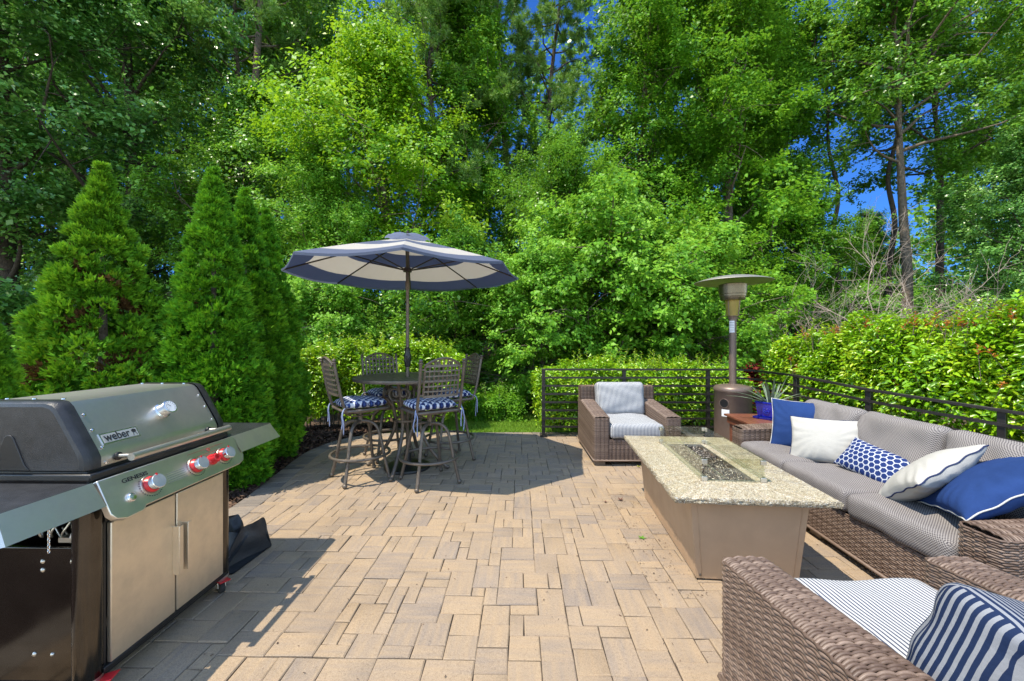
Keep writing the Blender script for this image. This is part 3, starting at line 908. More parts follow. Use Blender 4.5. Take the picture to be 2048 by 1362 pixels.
# ---------------------------------------------------------------- fire table
FT_RZ = R(-4.9)
ft = thing('fire_table', 'long tan gas fire table with a speckled granite top and a glass wind guard', 'fire table', (1.512, 3.095, 0), FT_RZ)
fl, fw = 1.55, .945      # y, x
g = G()
bt, bb = (1.36, .70), (1.30, .605)
zt = .522
def frust(g, bx, by, tx, ty, z0, z1, mt=0):
    v = [(-bx/2,-by/2,z0),(bx/2,-by/2,z0),(bx/2,by/2,z0),(-bx/2,by/2,z0),(-tx/2,-ty/2,z1),(tx/2,-ty/2,z1),(tx/2,ty/2,z1),(-tx/2,ty/2,z1)]
    g.add(v, [(0,3,2,1),(4,5,6,7),(0,1,5,4),(1,2,6,5),(2,3,7,6),(3,0,4,7)], mt)
frust(g, bb[1], bb[0], bt[1], bt[0], .012, zt)
# folded sheet seams on the end panels
for sx in (-1, 1):
    for sy in (-1, 1):
        g.bar((sx * (bb[1] / 2 - .035), sy * (bb[0] / 2 + .001), .015), (sx * (bt[1] / 2 - .038), sy * (bt[0] / 2 + .001), zt - .004), .004, .004)
base = g.build('base', MT['tablebase'], ft, bevel=.004)
for sx in (-1, 1):
    for sy in (-1, 1):
        gg = G(); y = sy * (bb[0] / 2 + .002)
        gg.lathe([(.0001, .004), (.006, .003), (.008, 0), (.008, -.006)], 12, Matrix.Translation((sx * (bb[1] / 2 - .022), y, .035)) @ Matrix.Rotation(R(90) * (1 if sy < 0 else -1), 4, 'X'))
        gg.build('bolt', MT['bronze'], base)
        G().box((sx * (bb[1] / 2 - .03), sy * (bb[0] / 2 - .03), .006), (.05, .05, .0118)).build('foot', MT['rubber'], base)
# granite slab with the burner opening and a chiselled edge
g = G()
ox, oy = .155, .47; cyo = .02
rng2 = np.random.default_rng(3)
def ring(z, grow, rough):
    pts = []
    for (ax_, ay_, bx_, by_, n) in ((-1,-1,1,-1,60),(1,-1,1,1,100),(1,1,-1,1,60),(-1,1,-1,-1,100)):
        for k in range(n):
            t = k / n
            x = (ax_ + (bx_ - ax_) * t) * fw / 2; y = (ay_ + (by_ - ay_) * t) * fl / 2
            nrm_ = np.array((0, ay_) if ay_ == by_ else (ax_, 0), float)
            d = grow + rng2.normal(0, rough)
            pts.append((x + nrm_[0] * d, y + nrm_[1] * d, z))
    return pts
rings = [ring(zt + .002, -.008, .0022), ring(zt + .012, 0, .0035), ring(zt + .022, 0, .0035), ring(zt + .032, -.001, .003), ring(zt + .040, -.007, .0015)]
k = len(rings[0]); v = sum(rings, [])
f = [(i * k + j, i * k + (j + 1) % k, (i + 1) * k + (j + 1) % k, (i + 1) * k + j) for i in range(4) for j in range(k)]
top0 = 4 * k
inner_ = []
for j in range(k):
    x, y, z = rings[4][j]
    inner_.append((max(-ox, min(ox, x * ox / (fw / 2 - .02))), max(-oy, min(oy, y * oy / (fl / 2 - .02))) + cyo, zt + .040))
v += inner_; f += [(top0 + j, top0 + (j + 1) % k, top0 + k + (j + 1) % k, top0 + k + j) for j in range(k)]
v += [(x, y, zt - .002) for x, y, z in inner_]; f += [(top0 + k + j, top0 + k + (j + 1) % k, top0 + 2 * k + (j + 1) % k, top0 + 2 * k + j) for j in range(k)]
g.add(v, f)
g.build('granite_top', MT['granite'], ft, sharp=45)
# burner tray and lava stones
g = G()
g.box((0, cyo, zt - .008), (2 * ox + .02, 2 * oy + .02, .012))
for sx in (-1, 1): g.box((sx * (ox - .006), cyo, zt - .004), (.004, 2 * oy - .02, .090))
for sy in (-1, 1): g.box((0, cyo + sy * (oy - .006), zt - .004), (2 * ox - .02, .004, .090))
tray = g.build('burner_tray', MT['steel'], ft)
g = G(); g.tube([(0, cyo - .38, zt + .012), (0, cyo + .38, zt + .012)], .012, 8); g.build('burner_pipe', MT['steel'], tray)
ng = 2600
c = np.stack((rng2.uniform(-ox + .012, ox - .012, ng), rng2.uniform(-oy + .012, oy - .012, ng) + cyo, zt + .004 + rng2.uniform(0, .02, ng)), -1)
off = rng2.normal(0, .008, (ng, 4, 3))
v = (c[:, None, :] + off).reshape(-1, 3)
i4 = np.arange(ng)[:, None] * 4
f = np.concatenate([i4 + np.array([q]) for q in ((0, 1, 2), (0, 2, 3), (0, 3, 1), (1, 3, 2))])
def mk_stone():
    m = NT('crushed_fire_glass')
    m.P(Base_Color=m.ramp(m.attr(), [(0, (.03, .026, .024)), (.6, (.11, .09, .075)), (1, (.45, .40, .34))]), Roughness=.15)
    return m.m
g = G(); g.add(v, f, 0, np.tile(rng2.uniform(0, 1, ng), 4))
tag(g.build('fire_glass', mk_stone(), ft, sharp=0), kind='stuff')
# glass wind guard
gx, gy = .20, .495; gz0, gz1 = zt + .052, zt + .192
for nm, c, d in (('x', (0, cyo - gy, 0), (2 * gx - .02, .006, 0)), ('x', (0, cyo + gy, 0), (2 * gx - .02, .006, 0)), ('y', (-gx, cyo, 0), (.006, 2 * gy - .02, 0)), ('y', (gx, cyo, 0), (.006, 2 * gy - .02, 0))):
    G().box((c[0], c[1], (gz0 + gz1) / 2), (d[0], d[1], gz1 - gz0)).build('glass_pane', MT['glass'], ft)
for sx in (-1, 1):
    for sy in (-1, 1):
        for z in (gz0 + .004, gz1 - .022):
            gg = G()
            gg.box((sx * (gx - .012), cyo + sy * gy, z), (.036, .013, .03)); gg.box((sx * gx, cyo + sy * (gy - .012), z), (.0128, .036, .029))
            gg.build('corner_clip', MT['steel'], ft, bevel=.002)
        gg = G(); gg.cyl((sx * (gx - .005), cyo + sy * (gy - .005), zt + .040), (sx * (gx - .005), cyo + sy * (gy - .005), gz0 - .008), .012, 12)
        gg.build('clip_foot', MT['rubber'], ft)

# ================================================================= RAILINGS
def railing(name, label, path, ztop, posts, gap=.127, n=8, loc=(0, 0, 0)):
    root = thing(name, label, 'railing', loc)
    P = [Vector(p) for p in path]
    for k in range(n):
        g = G()
        th, dp = (.028, .045) if k == 0 else (.030, .014)
        for i in range(len(P) - 1):
            a = Vector((P[i].x, P[i].y, ztop[i] - k * gap)); b = Vector((P[i + 1].x, P[i + 1].y, ztop[i + 1] - k * gap))
            d = (b - a).normalized() * .002
            g.bar(a - d, b + d, dp, th)
        g.build('rail', MT['rail'], root, bevel=.002 if k == 0 else 0)
    for (x, y, zt_, dx, dy) in posts:
        g = G()
        d = Vector((dx, dy, 0)).normalized(); m = Matrix((d, Vector((-d.y, d.x, 0)), Vector((0, 0, 1)))).transposed()
        o = Vector((x, y, 0)) + Vector((-d.y, d.x, 0)) * .034
        g.box((o.x, o.y, (zt_ - .014) / 2 - .02), (.052, .052, zt_ - .014 + .04), m)
        pb = g.build('post', MT['rail'], root, bevel=.003)
        if zt_ > 1.0: G().box((o.x, o.y, .012), (.11, .11, .012), m).build('base_plate', MT['rail'], pb)
    return root
railing('metal_railing', 'straight black metal railing with flat horizontal bars behind the far armchair',
        [(0.46, 6.14, 0), (1.7, 6.13, 0), (3.40, 6.12, 0)], [1.05, 1.05, 1.05],
        [(.492, 6.14, 1.05, 1, 0), (1.745, 6.13, 1.05, 1, 0), (3.05, 6.12, 1.05, 1, 0)])
sp = [(3.405, 6.12, 0), (3.53, 6.02, 0), (3.615, 5.85, 0), (3.67, 5.5, 0), (3.715, 5.2, 0), (3.81, 4.8, 0), (3.955, 4.4, 0), (4.13, 3.95, 0), (4.33, 3.5, 0), (4.72, 2.6, 0), (5.1, 1.75, 0)]
sz = [1.05, 1.05, 1.05, 1.046, 1.04, 1.005, .955, .918, .882, .81, .745]
railing('metal_railing', 'curved black metal railing stepping down behind the sofa', sp, sz,
        [(3.715, 5.2, 1.04, .12, -.5), (3.955, 4.4, .955, .3, -.8), (4.33, 3.5, .882, .4, -.9), (4.72, 2.6, .81, .4, -.9)])

# ================================================================= PATIO HEATER
ht = thing('patio_heater', 'tall bronze patio heater with a wide mushroom reflector in the railing corner', 'patio heater', (3.045, 5.45, 0))
g = G()
g.lathe([(.001, .03), (.235, .03), (.238, .06), (.232, .10), (.232, .80), (.236, .805), (.236, .835)], 48)
# shell with the round regulator hole
shell = g.build('tank_housing', MT['heater'], ht)
g = G(); g.lathe([(.2365, .80), (.242, .815), (.240, .845), (.215, .875), (.12, .895), (.05, .905), (.001, .905)], 48)
g.build('housing_lid', MT['heater'], ht)
hx = R(-90 - 29 - 26)      # the hole looks back and left towards the camera
def on_drum(a, z, r=.2325): return Matrix.Translation((r * math.cos(a), r * math.sin(a), z)) @ Matrix.Rotation(a, 4, 'Z') @ Matrix.Rotation(R(90), 4, 'Y')
g = G(); g.lathe([(.001, .0035), (.056, .0035), (.056, -.012)], 28, on_drum(hx, .655))
g.build('regulator_opening', MT['black'], shell)
g = G(); g.lathe([(.055, -.012), (.055, .005), (.062, .005), (.064, -.014)], 28, on_drum(hx, .655)); g.build('opening_rim', MT['heater'], shell)
def drum_label(name, a, z, wd, hg, r, m, par, lines=0):
    g = G(); n = 8
    v = []; f = []
    for i in range(n + 1):
        t = a + (i / n - .5) * wd / r
        for zz in (z - hg / 2, z + hg / 2): v.append((r * math.cos(t), r * math.sin(t), zz))
    for i in range(n): f.append((2 * i, 2 * i + 2, 2 * i + 3, 2 * i + 1))
    g.add(v, f)
    for q in range(lines):
        zz = z + hg / 2 - hg * (q + 1) / (lines + 1); v = []; f = []
        for i in range(n + 1):
            t = a + (i / n - .5) * wd * .78 / r
            for z2 in (zz - hg / lines * .13, zz + hg / lines * .13): v.append(((r + .0012) * math.cos(t), (r + .0012) * math.sin(t), z2))
        for i in range(n): f.append((2 * i, 2 * i + 2, 2 * i + 3, 2 * i + 1))
        g.add(v, f, 1)
    return g.build(name, [m, MT['greenink']], par)
drum_label('sticker', hx + .07, .525, .10, .095, .2345, MT['white_label'], shell, 0)
g = G(); g.tube([(0, 0, .90), (0, 0, 1.84)], .047, 24); pole = g.build('pole', MT['heater'], ht)
drum_label('sticker', R(-90 - 29 - 14), 1.69, .07, .16, .0485, MT['white_label'], pole, 6)
g = G()
g.lathe([(.055, 1.80), (.060, 1.83), (.075, 1.835), (.075, 1.845), (.050, 1.85), (.05, 2.05)], 24, mat=1)
for k in range(4):
    a = k * math.pi / 2 + .5
    g.tube([(.082 * math.cos(a), .082 * math.sin(a), 1.845), (.10 * math.cos(a), .10 * math.sin(a), 2.06)], .006, 6, mat=1)
g.lathe([(.078, 1.84), (.098, 2.06)], 24, mat=0)
g.build('burner_neck', [MT['amber'], MT['heater']], ht)
g = G()
g.lathe([(.001, 2.055), (.150, 2.055), (.155, 2.065), (.157, 2.10), (.165, 2.105), (.166, 2.135), (.172, 2.14), (.176, 2.27), (.15, 2.28), (.001, 2.285)], 40)
def mk_mesh():
    m = NT('perforated_burner_screen')
    s = m.n('ShaderNodeSeparateXYZ', {'Vector': m.coord()})
    a = m.math('SINE', m.math('MULTIPLY', m.math('ARCTAN2', s.outputs[1], s.outputs[0]), 90.0)); b = m.math('SINE', m.math('MULTIPLY', s.outputs[2], 520.0))
    f = m.math('GREATER_THAN', m.math('MULTIPLY', a, b), .25)
    m.P(Base_Color=m.mix(f, (.20, .17, .125), (.03, .026, .02)), Metallic=.8, Roughness=.3)
    return m.m
g.build('burner_screen', mk_mesh(), ht)
g = G()
pr = [(.485 * math.sin(t), 2.392 - .075 * (1 - math.cos(t * 1.0)) * 1.9 * .55) for t in np.linspace(0.0, 1.571, 14)]
pr = [(max(.001, r), 2.395 - .088 * (r / .485) ** 2) for r in np.linspace(0, .485, 16)]
g.lathe(pr + [(.488, 2.303), (.483, 2.300)] + [(max(.001, r), 2.389 - .088 * (r / .485) ** 2) for r in np.linspace(.48, 0, 16)], 56)
g.build('reflector', MT['hood'], ht)

# ================================================================= SIDE TABLE, POT, ALOE
stb = thing('side_table', 'low red-brown slatted wooden side table between heater and sofa arm', 'side table', (3.06, 4.665, 0), R(-4))
for k in range(7):
    G().box((-.33 + k * .11, 0, .558), (.1065, .70, .024)).build('plank', MT['wood'], stb, bevel=.003)
g = G()
for sx in (-1, 1): g.box((sx * .35, 0, .505), (.024, .62, .08))
for sy in (-1, 1): g.box((0, sy * .30, .505), (.676, .024, .08))
g.build('apron', MT['wood'], stb, bevel=.002)
for sx in (-1, 1):
    for sy in (-1, 1): G().box((sx * .315, sy * .265, .234), (.05, .05, .46)).build('leg', MT['wood'], stb, bevel=.004)
pot = thing('plant_pot', 'square cobalt blue glazed pot on the wooden side table', 'plant pot', (3.08, 4.70, .570), R(33))
g = G()
h0, h1, hb = .105, .122, .205
def sq(hw, z): return [(-hw, -hw, z), (hw, -hw, z), (hw, hw, z), (-hw, hw, z)]
v = sq(.10, .024) + sq(.118, hb - .02) + sq(.123, hb - .02) + sq(.123, hb) + sq(.108, hb) + sq(.105, hb - .03)
f = [(3, 2, 1, 0)]
for L_ in range(5):
    for i in range(4): f.append((L_ * 4 + i, L_ * 4 + (i + 1) % 4, L_ * 4 + 4 + (i + 1) % 4, L_ * 4 + 4 + i))
g.add(v, f); pb = g.build('pot_body', MT['cobalt'], pot, bevel=.006)
g = G(); g.add(sq(.1055, hb - .028), [(0, 1, 2, 3)]); g.build('soil', MT['soil'], pb)
# raised round emblem on the two near faces
for a in (R(-90), R(180)):
    M_ = Matrix.Rotation(a, 4, 'Z') @ Matrix.Translation((.1105, 0, .11)) @ Matrix.Rotation(R(84), 4, 'Y')
    g = G()
    cpts = lambda rr, ph=0: [tuple(M_ @ Vector((rr * math.cos(t + ph), rr * math.sin(t + ph), 0))) for t in np.linspace(0, 2 * math.pi, 25)[:-1]]
    g.tube(cpts(.038), .004, 6, closed=True); g.tube(cpts(.018), .004, 6, closed=True)
    for k in range(6):
        t = k * math.pi / 3; g.tube([tuple(M_ @ Vector((.02 * math.cos(t), .02 * math.sin(t), 0))), tuple(M_ @ Vector((.036 * math.cos(t), .036 * math.sin(t), 0)))], .0045, 6)
    g.build('emblem', MT['cobalt'], pb)
g = G()
v = sq(.115, 0) + sq(.135, .002) + sq(.142, .026) + sq(.136, .026) + sq(.128, .012)
f = [(3, 2, 1, 0), (16, 17, 18, 19)]
for L_ in range(4):
    for i in range(4): f.append((L_ * 4 + i, L_ * 4 + (i + 1) % 4, L_ * 4 + 4 + (i + 1) % 4, L_ * 4 + 4 + i))
g.add(v, f); g.build('saucer', MT['cobalt'], pot, bevel=.003)
def mk_aloe():
    m = NT('aloe_leaf_skin')
    m.P(Base_Color=m.ramp(m.noise(12, 4), [(.3, (.085, .125, .075)), (.7, (.20, .255, .165))]), Roughness=.45)
    return m.m
MT['aloe'] = mk_aloe()
al = thing('aloe_plant', 'spiky grey green aloe growing in the blue pot', 'plant', (3.08, 4.70, .742))
random.seed(4)
for k in range(22):
    az = k * 2.4 + random.uniform(-.3, .3); el = random.uniform(.5, 1.35); Ln = random.uniform(.24, .40)
    if k in (0, 1, 2): az = R(175 + 10 * k); el = .38 + .12 * k; Ln = .5
    p = Vector((.03 * math.cos(az), .03 * math.sin(az), 0)); d = Vector((math.cos(az) * math.cos(el), math.sin(az) * math.cos(el), math.sin(el)))
    pts = []; rad = []
    for i in range(9):
        t = i / 8
        pts.append(p.copy()); rad.append(.017 * (1 - t) ** .8 + .0012)
        p = p + d * (Ln / 8); d = (d + Vector((0, 0, -.055 if el < .8 else -.02))).normalized()
    g = G(); g.tube(pts, rad, 7, flat=.42); g.build('leaf', MT['aloe'], al)

# ================================================================= UMBRELLA
UC = Vector((-1.235, 4.67, 0))
um = thing('patio_umbrella', 'big octagonal patio umbrella in navy and cream stripes standing through the bar table', 'umbrella', UC)
RIM, APEX, RR = 2.29, 2.70, 1.35
A8 = [R(13 + 45 * k) for k in range(8)]
def can_pt(k, t, s=0.0, dz=0.0):
    """t: 0 apex..1 rim along a panel, s: 0..1 from rib k to rib k+1"""
    zr = APEX + (RIM - APEX) * (t ** 1.12)
    a = Vector((math.cos(A8[k % 8]), math.sin(A8[k % 8]), 0)) * RR * t; b = Vector((math.cos(A8[(k + 1) % 8]), math.sin(A8[(k + 1) % 8]), 0)) * RR * t
    p = a.lerp(b, s); p.z = zr - math.sin(s * math.pi) * .035 * t + dz
    return p
g = G()
bands = [0.10, .30, .54, .82, 1.0]      # cloth stripes, cream and navy in turn
tt = sorted(set([.10, .20, .30, .42, .54, .68, .82, .88, .94, 1.0]))
for k in range(8):
    for dz in (0, .0035):
        for i in range(len(tt) - 1):
            mid = (tt[i] + tt[i + 1]) / 2
            band = sum(mid > b for b in bands) - 1
            tone = (.0, .8)[(band) % 2]
            for s_ in range(6):
                v = [can_pt(k, tt[i], s_ / 6, dz), can_pt(k, tt[i + 1], s_ / 6, dz), can_pt(k, tt[i + 1], (s_ + 1) / 6, dz), can_pt(k, tt[i], (s_ + 1) / 6, dz)]
                g.add([tuple(p) for p in v], [(0, 1, 2, 3) if dz else (3, 2, 1, 0)], 0, tone)
    # valance hem
    for s_ in range(6):
        p, q = can_pt(k, 1, s_ / 6), can_pt(k, 1, (s_ + 1) / 6)
        v = [(p.x, p.y, p.z + .0035), (q.x, q.y, q.z + .0035), (q.x, q.y, q.z - .022), (p.x, p.y, p.z - .022)]
        g.add(v, [(3, 2, 1, 0)], 0, .8)
me_can = g.build('canopy', MT['canopy'], um, sharp=25)
# scalloped vent cap
g = G(); n = 64; v = []; f = []
for i, t in enumerate((.02, .4, .75, 1.0)):
    for j in range(n):
        a = 2 * math.pi * j / n + A8[0]
        rr = .245 * t * (1 + .06 * math.cos(8 * (a - A8[0])))
        v.append((rr * math.cos(a), rr * math.sin(a), 2.752 - .058 * t ** 1.3 + (.026 * abs(math.sin(4 * (a - A8[0]))) * t ** 2)))
for i in range(3):
    for j in range(n): f.append((i * n + j, (i + 1) * n + j, (i + 1) * n + (j + 1) % n, i * n + (j + 1) % n))
g.add(v, f, 0, .8); g.build('vent_cap', MT['canopy'], um, sharp=0)
g = G(); g.lathe([(.001, 2.80), (.014, 2.795), (.018, 2.78), (.012, 2.765), (.02, 2.755), (.001, 2.75)], 12); g.build('finial', MT['bronze_dark'], um)
g = G(); g.tube([(0, 0, .06), (0, 0, 2.66)], .0205, 16)
g.lathe([(.0205, 2.62), (.045, 2.625), (.045, 2.655), (.0205, 2.66)], 16)
g.lathe([(.0205, 2.10), (.026, 2.10), (.026, 2.19), (.0205, 2.19)], 16)
g.build('pole', MT['bronze'], um)
HUB = 2.335
g = G(); g.lathe([(.021, HUB - .03), (.05, HUB - .025), (.05, HUB + .01), (.03, HUB + .03), (.021, HUB + .03)], 20); g.build('runner_hub', MT['bronze_dark'], um)
for k in range(8):
    a = can_pt(k, .03, 0, -.016); b = can_pt(k, .995, 0, -.014)
    pts = [can_pt(k, t, 0, -.014) for t in np.linspace(.03, .998, 9)]
    g = G(); g.tube(pts, .0085, 6); g.build('rib', MT['bronze_dark'], um)
    m_ = can_pt(k, .50, 0, -.018)
    h_ = Vector((math.cos(A8[k]) * .05, math.sin(A8[k]) * .05, HUB))
    g = G(); g.tube([h_, m_], .0075, 6); g.build('strut', MT['bronze_dark'], um)
g = G()
g.lathe([(.021, 1.19), (.034, 1.20), (.040, 1.26), (.044, 1.32), (.030, 1.37), (.034, 1.41), (.021, 1.42)], 16)
g.tube([(0, -.03, 1.31), (0, -.075, 1.31), (.0, -.08, 1.25), (0, -.10, 1.245)], .007, 6)
g.build('crank', MT['black'], um)
g = G(); g.lathe([(.001, .0), (.262, .0), (.268, .012), (.262, .03), (.20, .048), (.10, .06), (.045, .065), (.04, .20), (.032, .21), (.021, .21)], 40)
g.build('base', MT['black'], um)

# ================================================================= BAR TABLE
bt_ = thing('bar_table', 'round bar height table of dark bronze metal with a slatted top', 'table', UC, R(-6))
TZ, TR = 1.075, .605
g = G(); n = 19; pw = 2 * (TR - .02) / n
for k in range(n):
    x = -(TR - .02) + (k + .5) * pw
    def half(xx): return math.sqrt(max(0, (TR - .022) ** 2 - xx ** 2))
    xa, xb = x - pw / 2 + .008, x + pw / 2 - .008
    segs = [(-1, 1)] if abs(x) > .045 else [(-1, -.045), (.045, 1)]
    for (s0, s1) in segs:
        ya = lambda xx, s: half(xx) * s if abs(s) == 1 else s
        poly = [(xa, ya(xa, s0)), (xb, ya(xb, s0)), (xb, ya(xb, s1)), (xa, ya(xa, s1))]
        if all(abs(poly[i][1] - poly[(i + 3) % 4][1]) > .004 or True for i in range(4)):
            g.prism(poly, TZ - .012, TZ, lambda p, q, h: (p, q, h))
g.build('slats', MT['bronze'], bt_)
g = G(); g.lathe([(TR - .024, TZ - .03), (TR, TZ - .03), (TR + .004, TZ - .012), (TR, TZ + .004), (TR - .024, TZ + .002), (TR - .024, TZ - .03)], 64)
g.box((0, 0, TZ - .024), (2 * TR - .06, .03, .012)); 
for x in (-.3, .3): g.box((x, 0, TZ - .024), (.03, 2 * math.sqrt(TR ** 2 - .09) - .06, .0119))
g.build('rim', MT['bronze'], bt_)
for k in range(4):
    a = R(90 * k)
    M_ = Matrix.Rotation(a, 3, 'Z')
    leg = G()
    pts = spline([(.47, 0, .028), (.40, 0, .09), (.27, 0, .24), (.165, 0, .45), (.155, 0, .62), (.20, 0, .80), (.235, 0, .93), (.30, 0, TZ - .03)], 6)
    leg.tube([M_ @ p for p in pts], .021, 10)
    leg.ball(M_ @ Vector((.485, 0, .024)), .024, 8, sq=.9)
    L1 = leg.build('leg', MT['bronze'], bt_)
    for sd in (-1, 1):
        cp = []
        for i in range(30):
            t = i / 29; an = -math.pi / 2 - .2 + t * 4.4 * math.pi / 1.6; rr = .078 * (1 - t * .78)
            cp.append(Vector((.225 + .02 * (1 - t), sd * (.055 + rr * math.cos(an) + .0), .90 + rr * math.sin(an))))
        cp = [Vector((.18, 0, .70)), Vector((.20, sd * .022, .765)), ] + cp
        s_ = G(); s_.tube([M_ @ p for p in spline(cp, 2)], .013, 8); s_.build('scroll', MT['bronze'], L1)
g = G()
g.lathe([(.155, .56), (.172, .565), (.172, .585), (.155, .59), (.150, .575), (.155, .56)], 32)
g.build('brace_ring', MT['bronze'], bt_)

# ================================================================= BAR STOOLS
def quatre(cx, cy, s=.075):
    """interlocking lattice print: 0 navy / .4 blue / .8 white line"""
    u = (cx + cy) / s; v = (cx - cy) / s
    fu = np.abs(u - np.round(u)); fv = np.abs(v - np.round(v))
    d = np.minimum(fu + .10 * np.sin(v * 2 * np.pi), fv + .10 * np.sin(u * 2 * np.pi))
    cell = (np.floor(u + .5) + np.floor(v + .5)) % 2
    return np.where(np.abs(d) < .12, .8, np.where(cell > 0, .4, .05))
def make_stool():
    """seat faces local +y"""
    root = thing('bar_stool', 'x', 'bar stool', (0, 0, 0), 0, 'bar stools round the high table')
    Wd, Dp, SZ = .48, .47, .775
    # seat frame
    g = G()
    pl = round_path([(0, -Dp / 2), (-Wd / 2, -Dp / 2), (-Wd / 2 - .01, Dp / 2), (Wd / 2 + .01, Dp / 2), (Wd / 2, -Dp / 2), (0, -Dp / 2)], .07, 6)[:-1]
    g.tube([(p.x, p.y, SZ) for p in pl], .015, 8, closed=True)
    for y in (-.14, -.05, .05, .14): g.box((0, y, SZ), (Wd - .02, .035, .007))
    g.build('seat_frame', MT['bronze'], root)
    # cushion with tie strings
    n = 96
    u = np.linspace(-1, 1, n); U, V_ = np.meshgrid(u, u, indexing='ij')
    sq_ = 1 - .10 * (U ** 2 * V_ ** 2)
    x = U * .238 * sq_ * (1 + .03 * V_); y = V_ * .232 * sq_
    prof = ((1 - U ** 6) * (1 - V_ ** 6)).clip(0) ** .5
    g = G()
    id_ = np.arange(n * n).reshape(n, n); q = np.stack((id_[:-1, :-1], id_[1:, :-1], id_[1:, 1:], id_[:-1, 1:]), -1).reshape(-1, 4)
    cx, cy = x.ravel()[q].mean(1), y.ravel()[q].mean(1)
    pat_ = quatre(cx, cy)
    zt_ = SZ + .055 + prof * (.042 + .018 * (1 - U ** 2) * (1 - V_ ** 2)) + .006 * np.sin(5 * U + 1) * np.sin(4 * V_) * prof
    zb_ = SZ + .055 - prof * .042
    g.add(np.stack((x, y, zt_), -1).reshape(-1, 3), q, 0, pat_)
    g.add(np.stack((x, y, zb_), -1).reshape(-1, 3), q[:, ::-1], 0, pat_)
    cu = g.build('seat_cushion', MT['quatrefoil'], root, sharp=0)
    for sx in (-1, 1):
        for j in range(2):
            g = G()
            x0 = sx * (Wd / 2 + .012); 
            pts = spline([(sx * .215, -.20, SZ + .05), (x0, -Dp / 2 - .012, SZ + .03), (x0 + .012 * (j * 2 - 1), -Dp / 2 - .03, SZ - .03), (x0 + .02 * (j * 2 - 1) + .006 * sx, -Dp / 2 - .022, SZ - .11), (x0 + .016 * (j * 2 - 1), -Dp / 2 - .03 + .01 * j, SZ - .17 - .05 * j)], 5)
            g.tube(pts, .0062, 6); g.build('tie', MT['quatrefoil_tie'], cu, sharp=0)
    # back posts
    by = -Dp / 2 - .005
    def bk(z): return by - .10 * max(0, (z - SZ)) / .52     # the back leans away
    for sx in (-1, 1):
        g = G(); px = sx * .232
        g.tube(spline([(px * .96, -Dp / 2 + .06, SZ - .004), (px, by + .01, SZ + .03), (px, bk(SZ + .2), SZ + .2), (px * 1.0, bk(SZ + .5), SZ + .50)], 5), [.016] * 16, 8)
        g.lathe([(.016, 0), (.024, .006), (.024, .014), (.014, .02), (.021, .032), (.014, .046), (.001, .05)], 12, Matrix.Translation((px, bk(SZ + .5), SZ + .495)))
        # short curled arm stub below the post
        g.build('back_post', MT['bronze'], root)
    # lattice panel: bars bent over a gentle arch
    g = G()
    zb, hw = SZ + .165, .185
    def arch(xx): return SZ + .475 + .075 * (math.cos(xx / hw * math.pi / 2) ** .8 if abs(xx) < hw else 0)
    def pp(xx, z): return Vector((xx, bk(z) - .018 * (1 - (xx / hw) ** 2), z))
    nv = 8
    for i in range(nv + 1):
        xx = -hw + 2 * hw * i / nv
        zz = np.linspace(zb, arch(xx * .98), 7)
        wdt = .022 if i in (0, nv) else .015
        for a, b in zip(zz[:-1], zz[1:]):
            g.bar(pp(xx, a), pp(xx, b + .001), wdt, .008, up=(0, 1, .1))
    nh = 7
    for j in range(nh):
        z = zb + .004 + (SZ + .47 - zb) * j / (nh - 1)
        xx = np.linspace(-hw, hw, 9)
        for a, b in zip(xx[:-1], xx[1:]):
            g.bar(pp(a, z) + Vector((0, -.0045, 0)), pp(b + .0008, z) + Vector((0, -.0045, 0)), .008, .026 if j in (0, nh - 1) else .015, up=(0, .1, 1))
    tp = [pp(xx, arch(xx * .98)) for xx in np.linspace(-hw, hw, 17)]
    g.tube(tp, .013, 6)
    # scrollwork under the arch
    for sx in (-1, 1):
        sc_ = []
        for i in range(18):
            t = i / 17; an = t * 3.2 * math.pi; rr = .030 * (1 - .7 * t)
            sc_.append(pp(sx * (.062 + rr * math.cos(an)), SZ + .497 + rr * .75 * math.sin(an)))
        g.tube(sc_, .0065, 5)
    for z in (zb + .02, SZ + .44):
        for sx in (-1, 1): g.bar(pp(sx * hw, z), Vector((sx * .232, bk(z), z)), .012, .014)
    g.build('backrest', MT['bronze'], root, sharp=30)
    # swivel under the seat
    g = G()
    g.cyl((0, 0, .60), (0, 0, SZ - .03), .026, 16); g.box((0, 0, SZ - .045), (.20, .20, .012))
    for sx in (-1, 1): g.tube(spline([(sx * .10, -.19, SZ - .01), (sx * .08, -.12, SZ - .075), (sx * .08, .12, SZ - .075), (sx * .10, .19, SZ - .01)], 5), .009, 6)
    for sx in (-1, 1): g.box((sx * .05, -.02, SZ - .03), (.04, .24, .008))
    g.build('swivel', MT['bronze'], root)
    for k in range(4):
        a = R(45 + 90 * k); M_ = Matrix.Rotation(a, 3, 'Z')
        pts = spline([(.0, 0, .625), (.11, 0, .618), (.185, 0, .565), (.225, 0, .46), (.27, 0, .25), (.325, 0, .03)], 6)
        g = G(); g.tube([M_ @ p for p in pts], .0175, 9); g.ball(M_ @ Vector((.33, 0, .025)), .025, 8, sq=.95)
        g.build('leg', MT['bronze'], root)
    g = G()
    c = [(.305 * math.cos(t), .305 * math.sin(t), .275) for t in np.linspace(0, 2 * math.pi, 49)[:-1]]
    g.tube(c, .0155, 8, closed=True); g.build('foot_ring', MT['bronze'], root)
    return root
MT['quatrefoil_tie'] = fabric('tie_cord', (.28, .33, .50))
st0 = make_stool()
def aim(o, x, y, tx, ty): o.location = (x, y, 0); o.rotation_euler = (0, 0, math.atan2(ty - y, tx - x) - math.pi / 2)
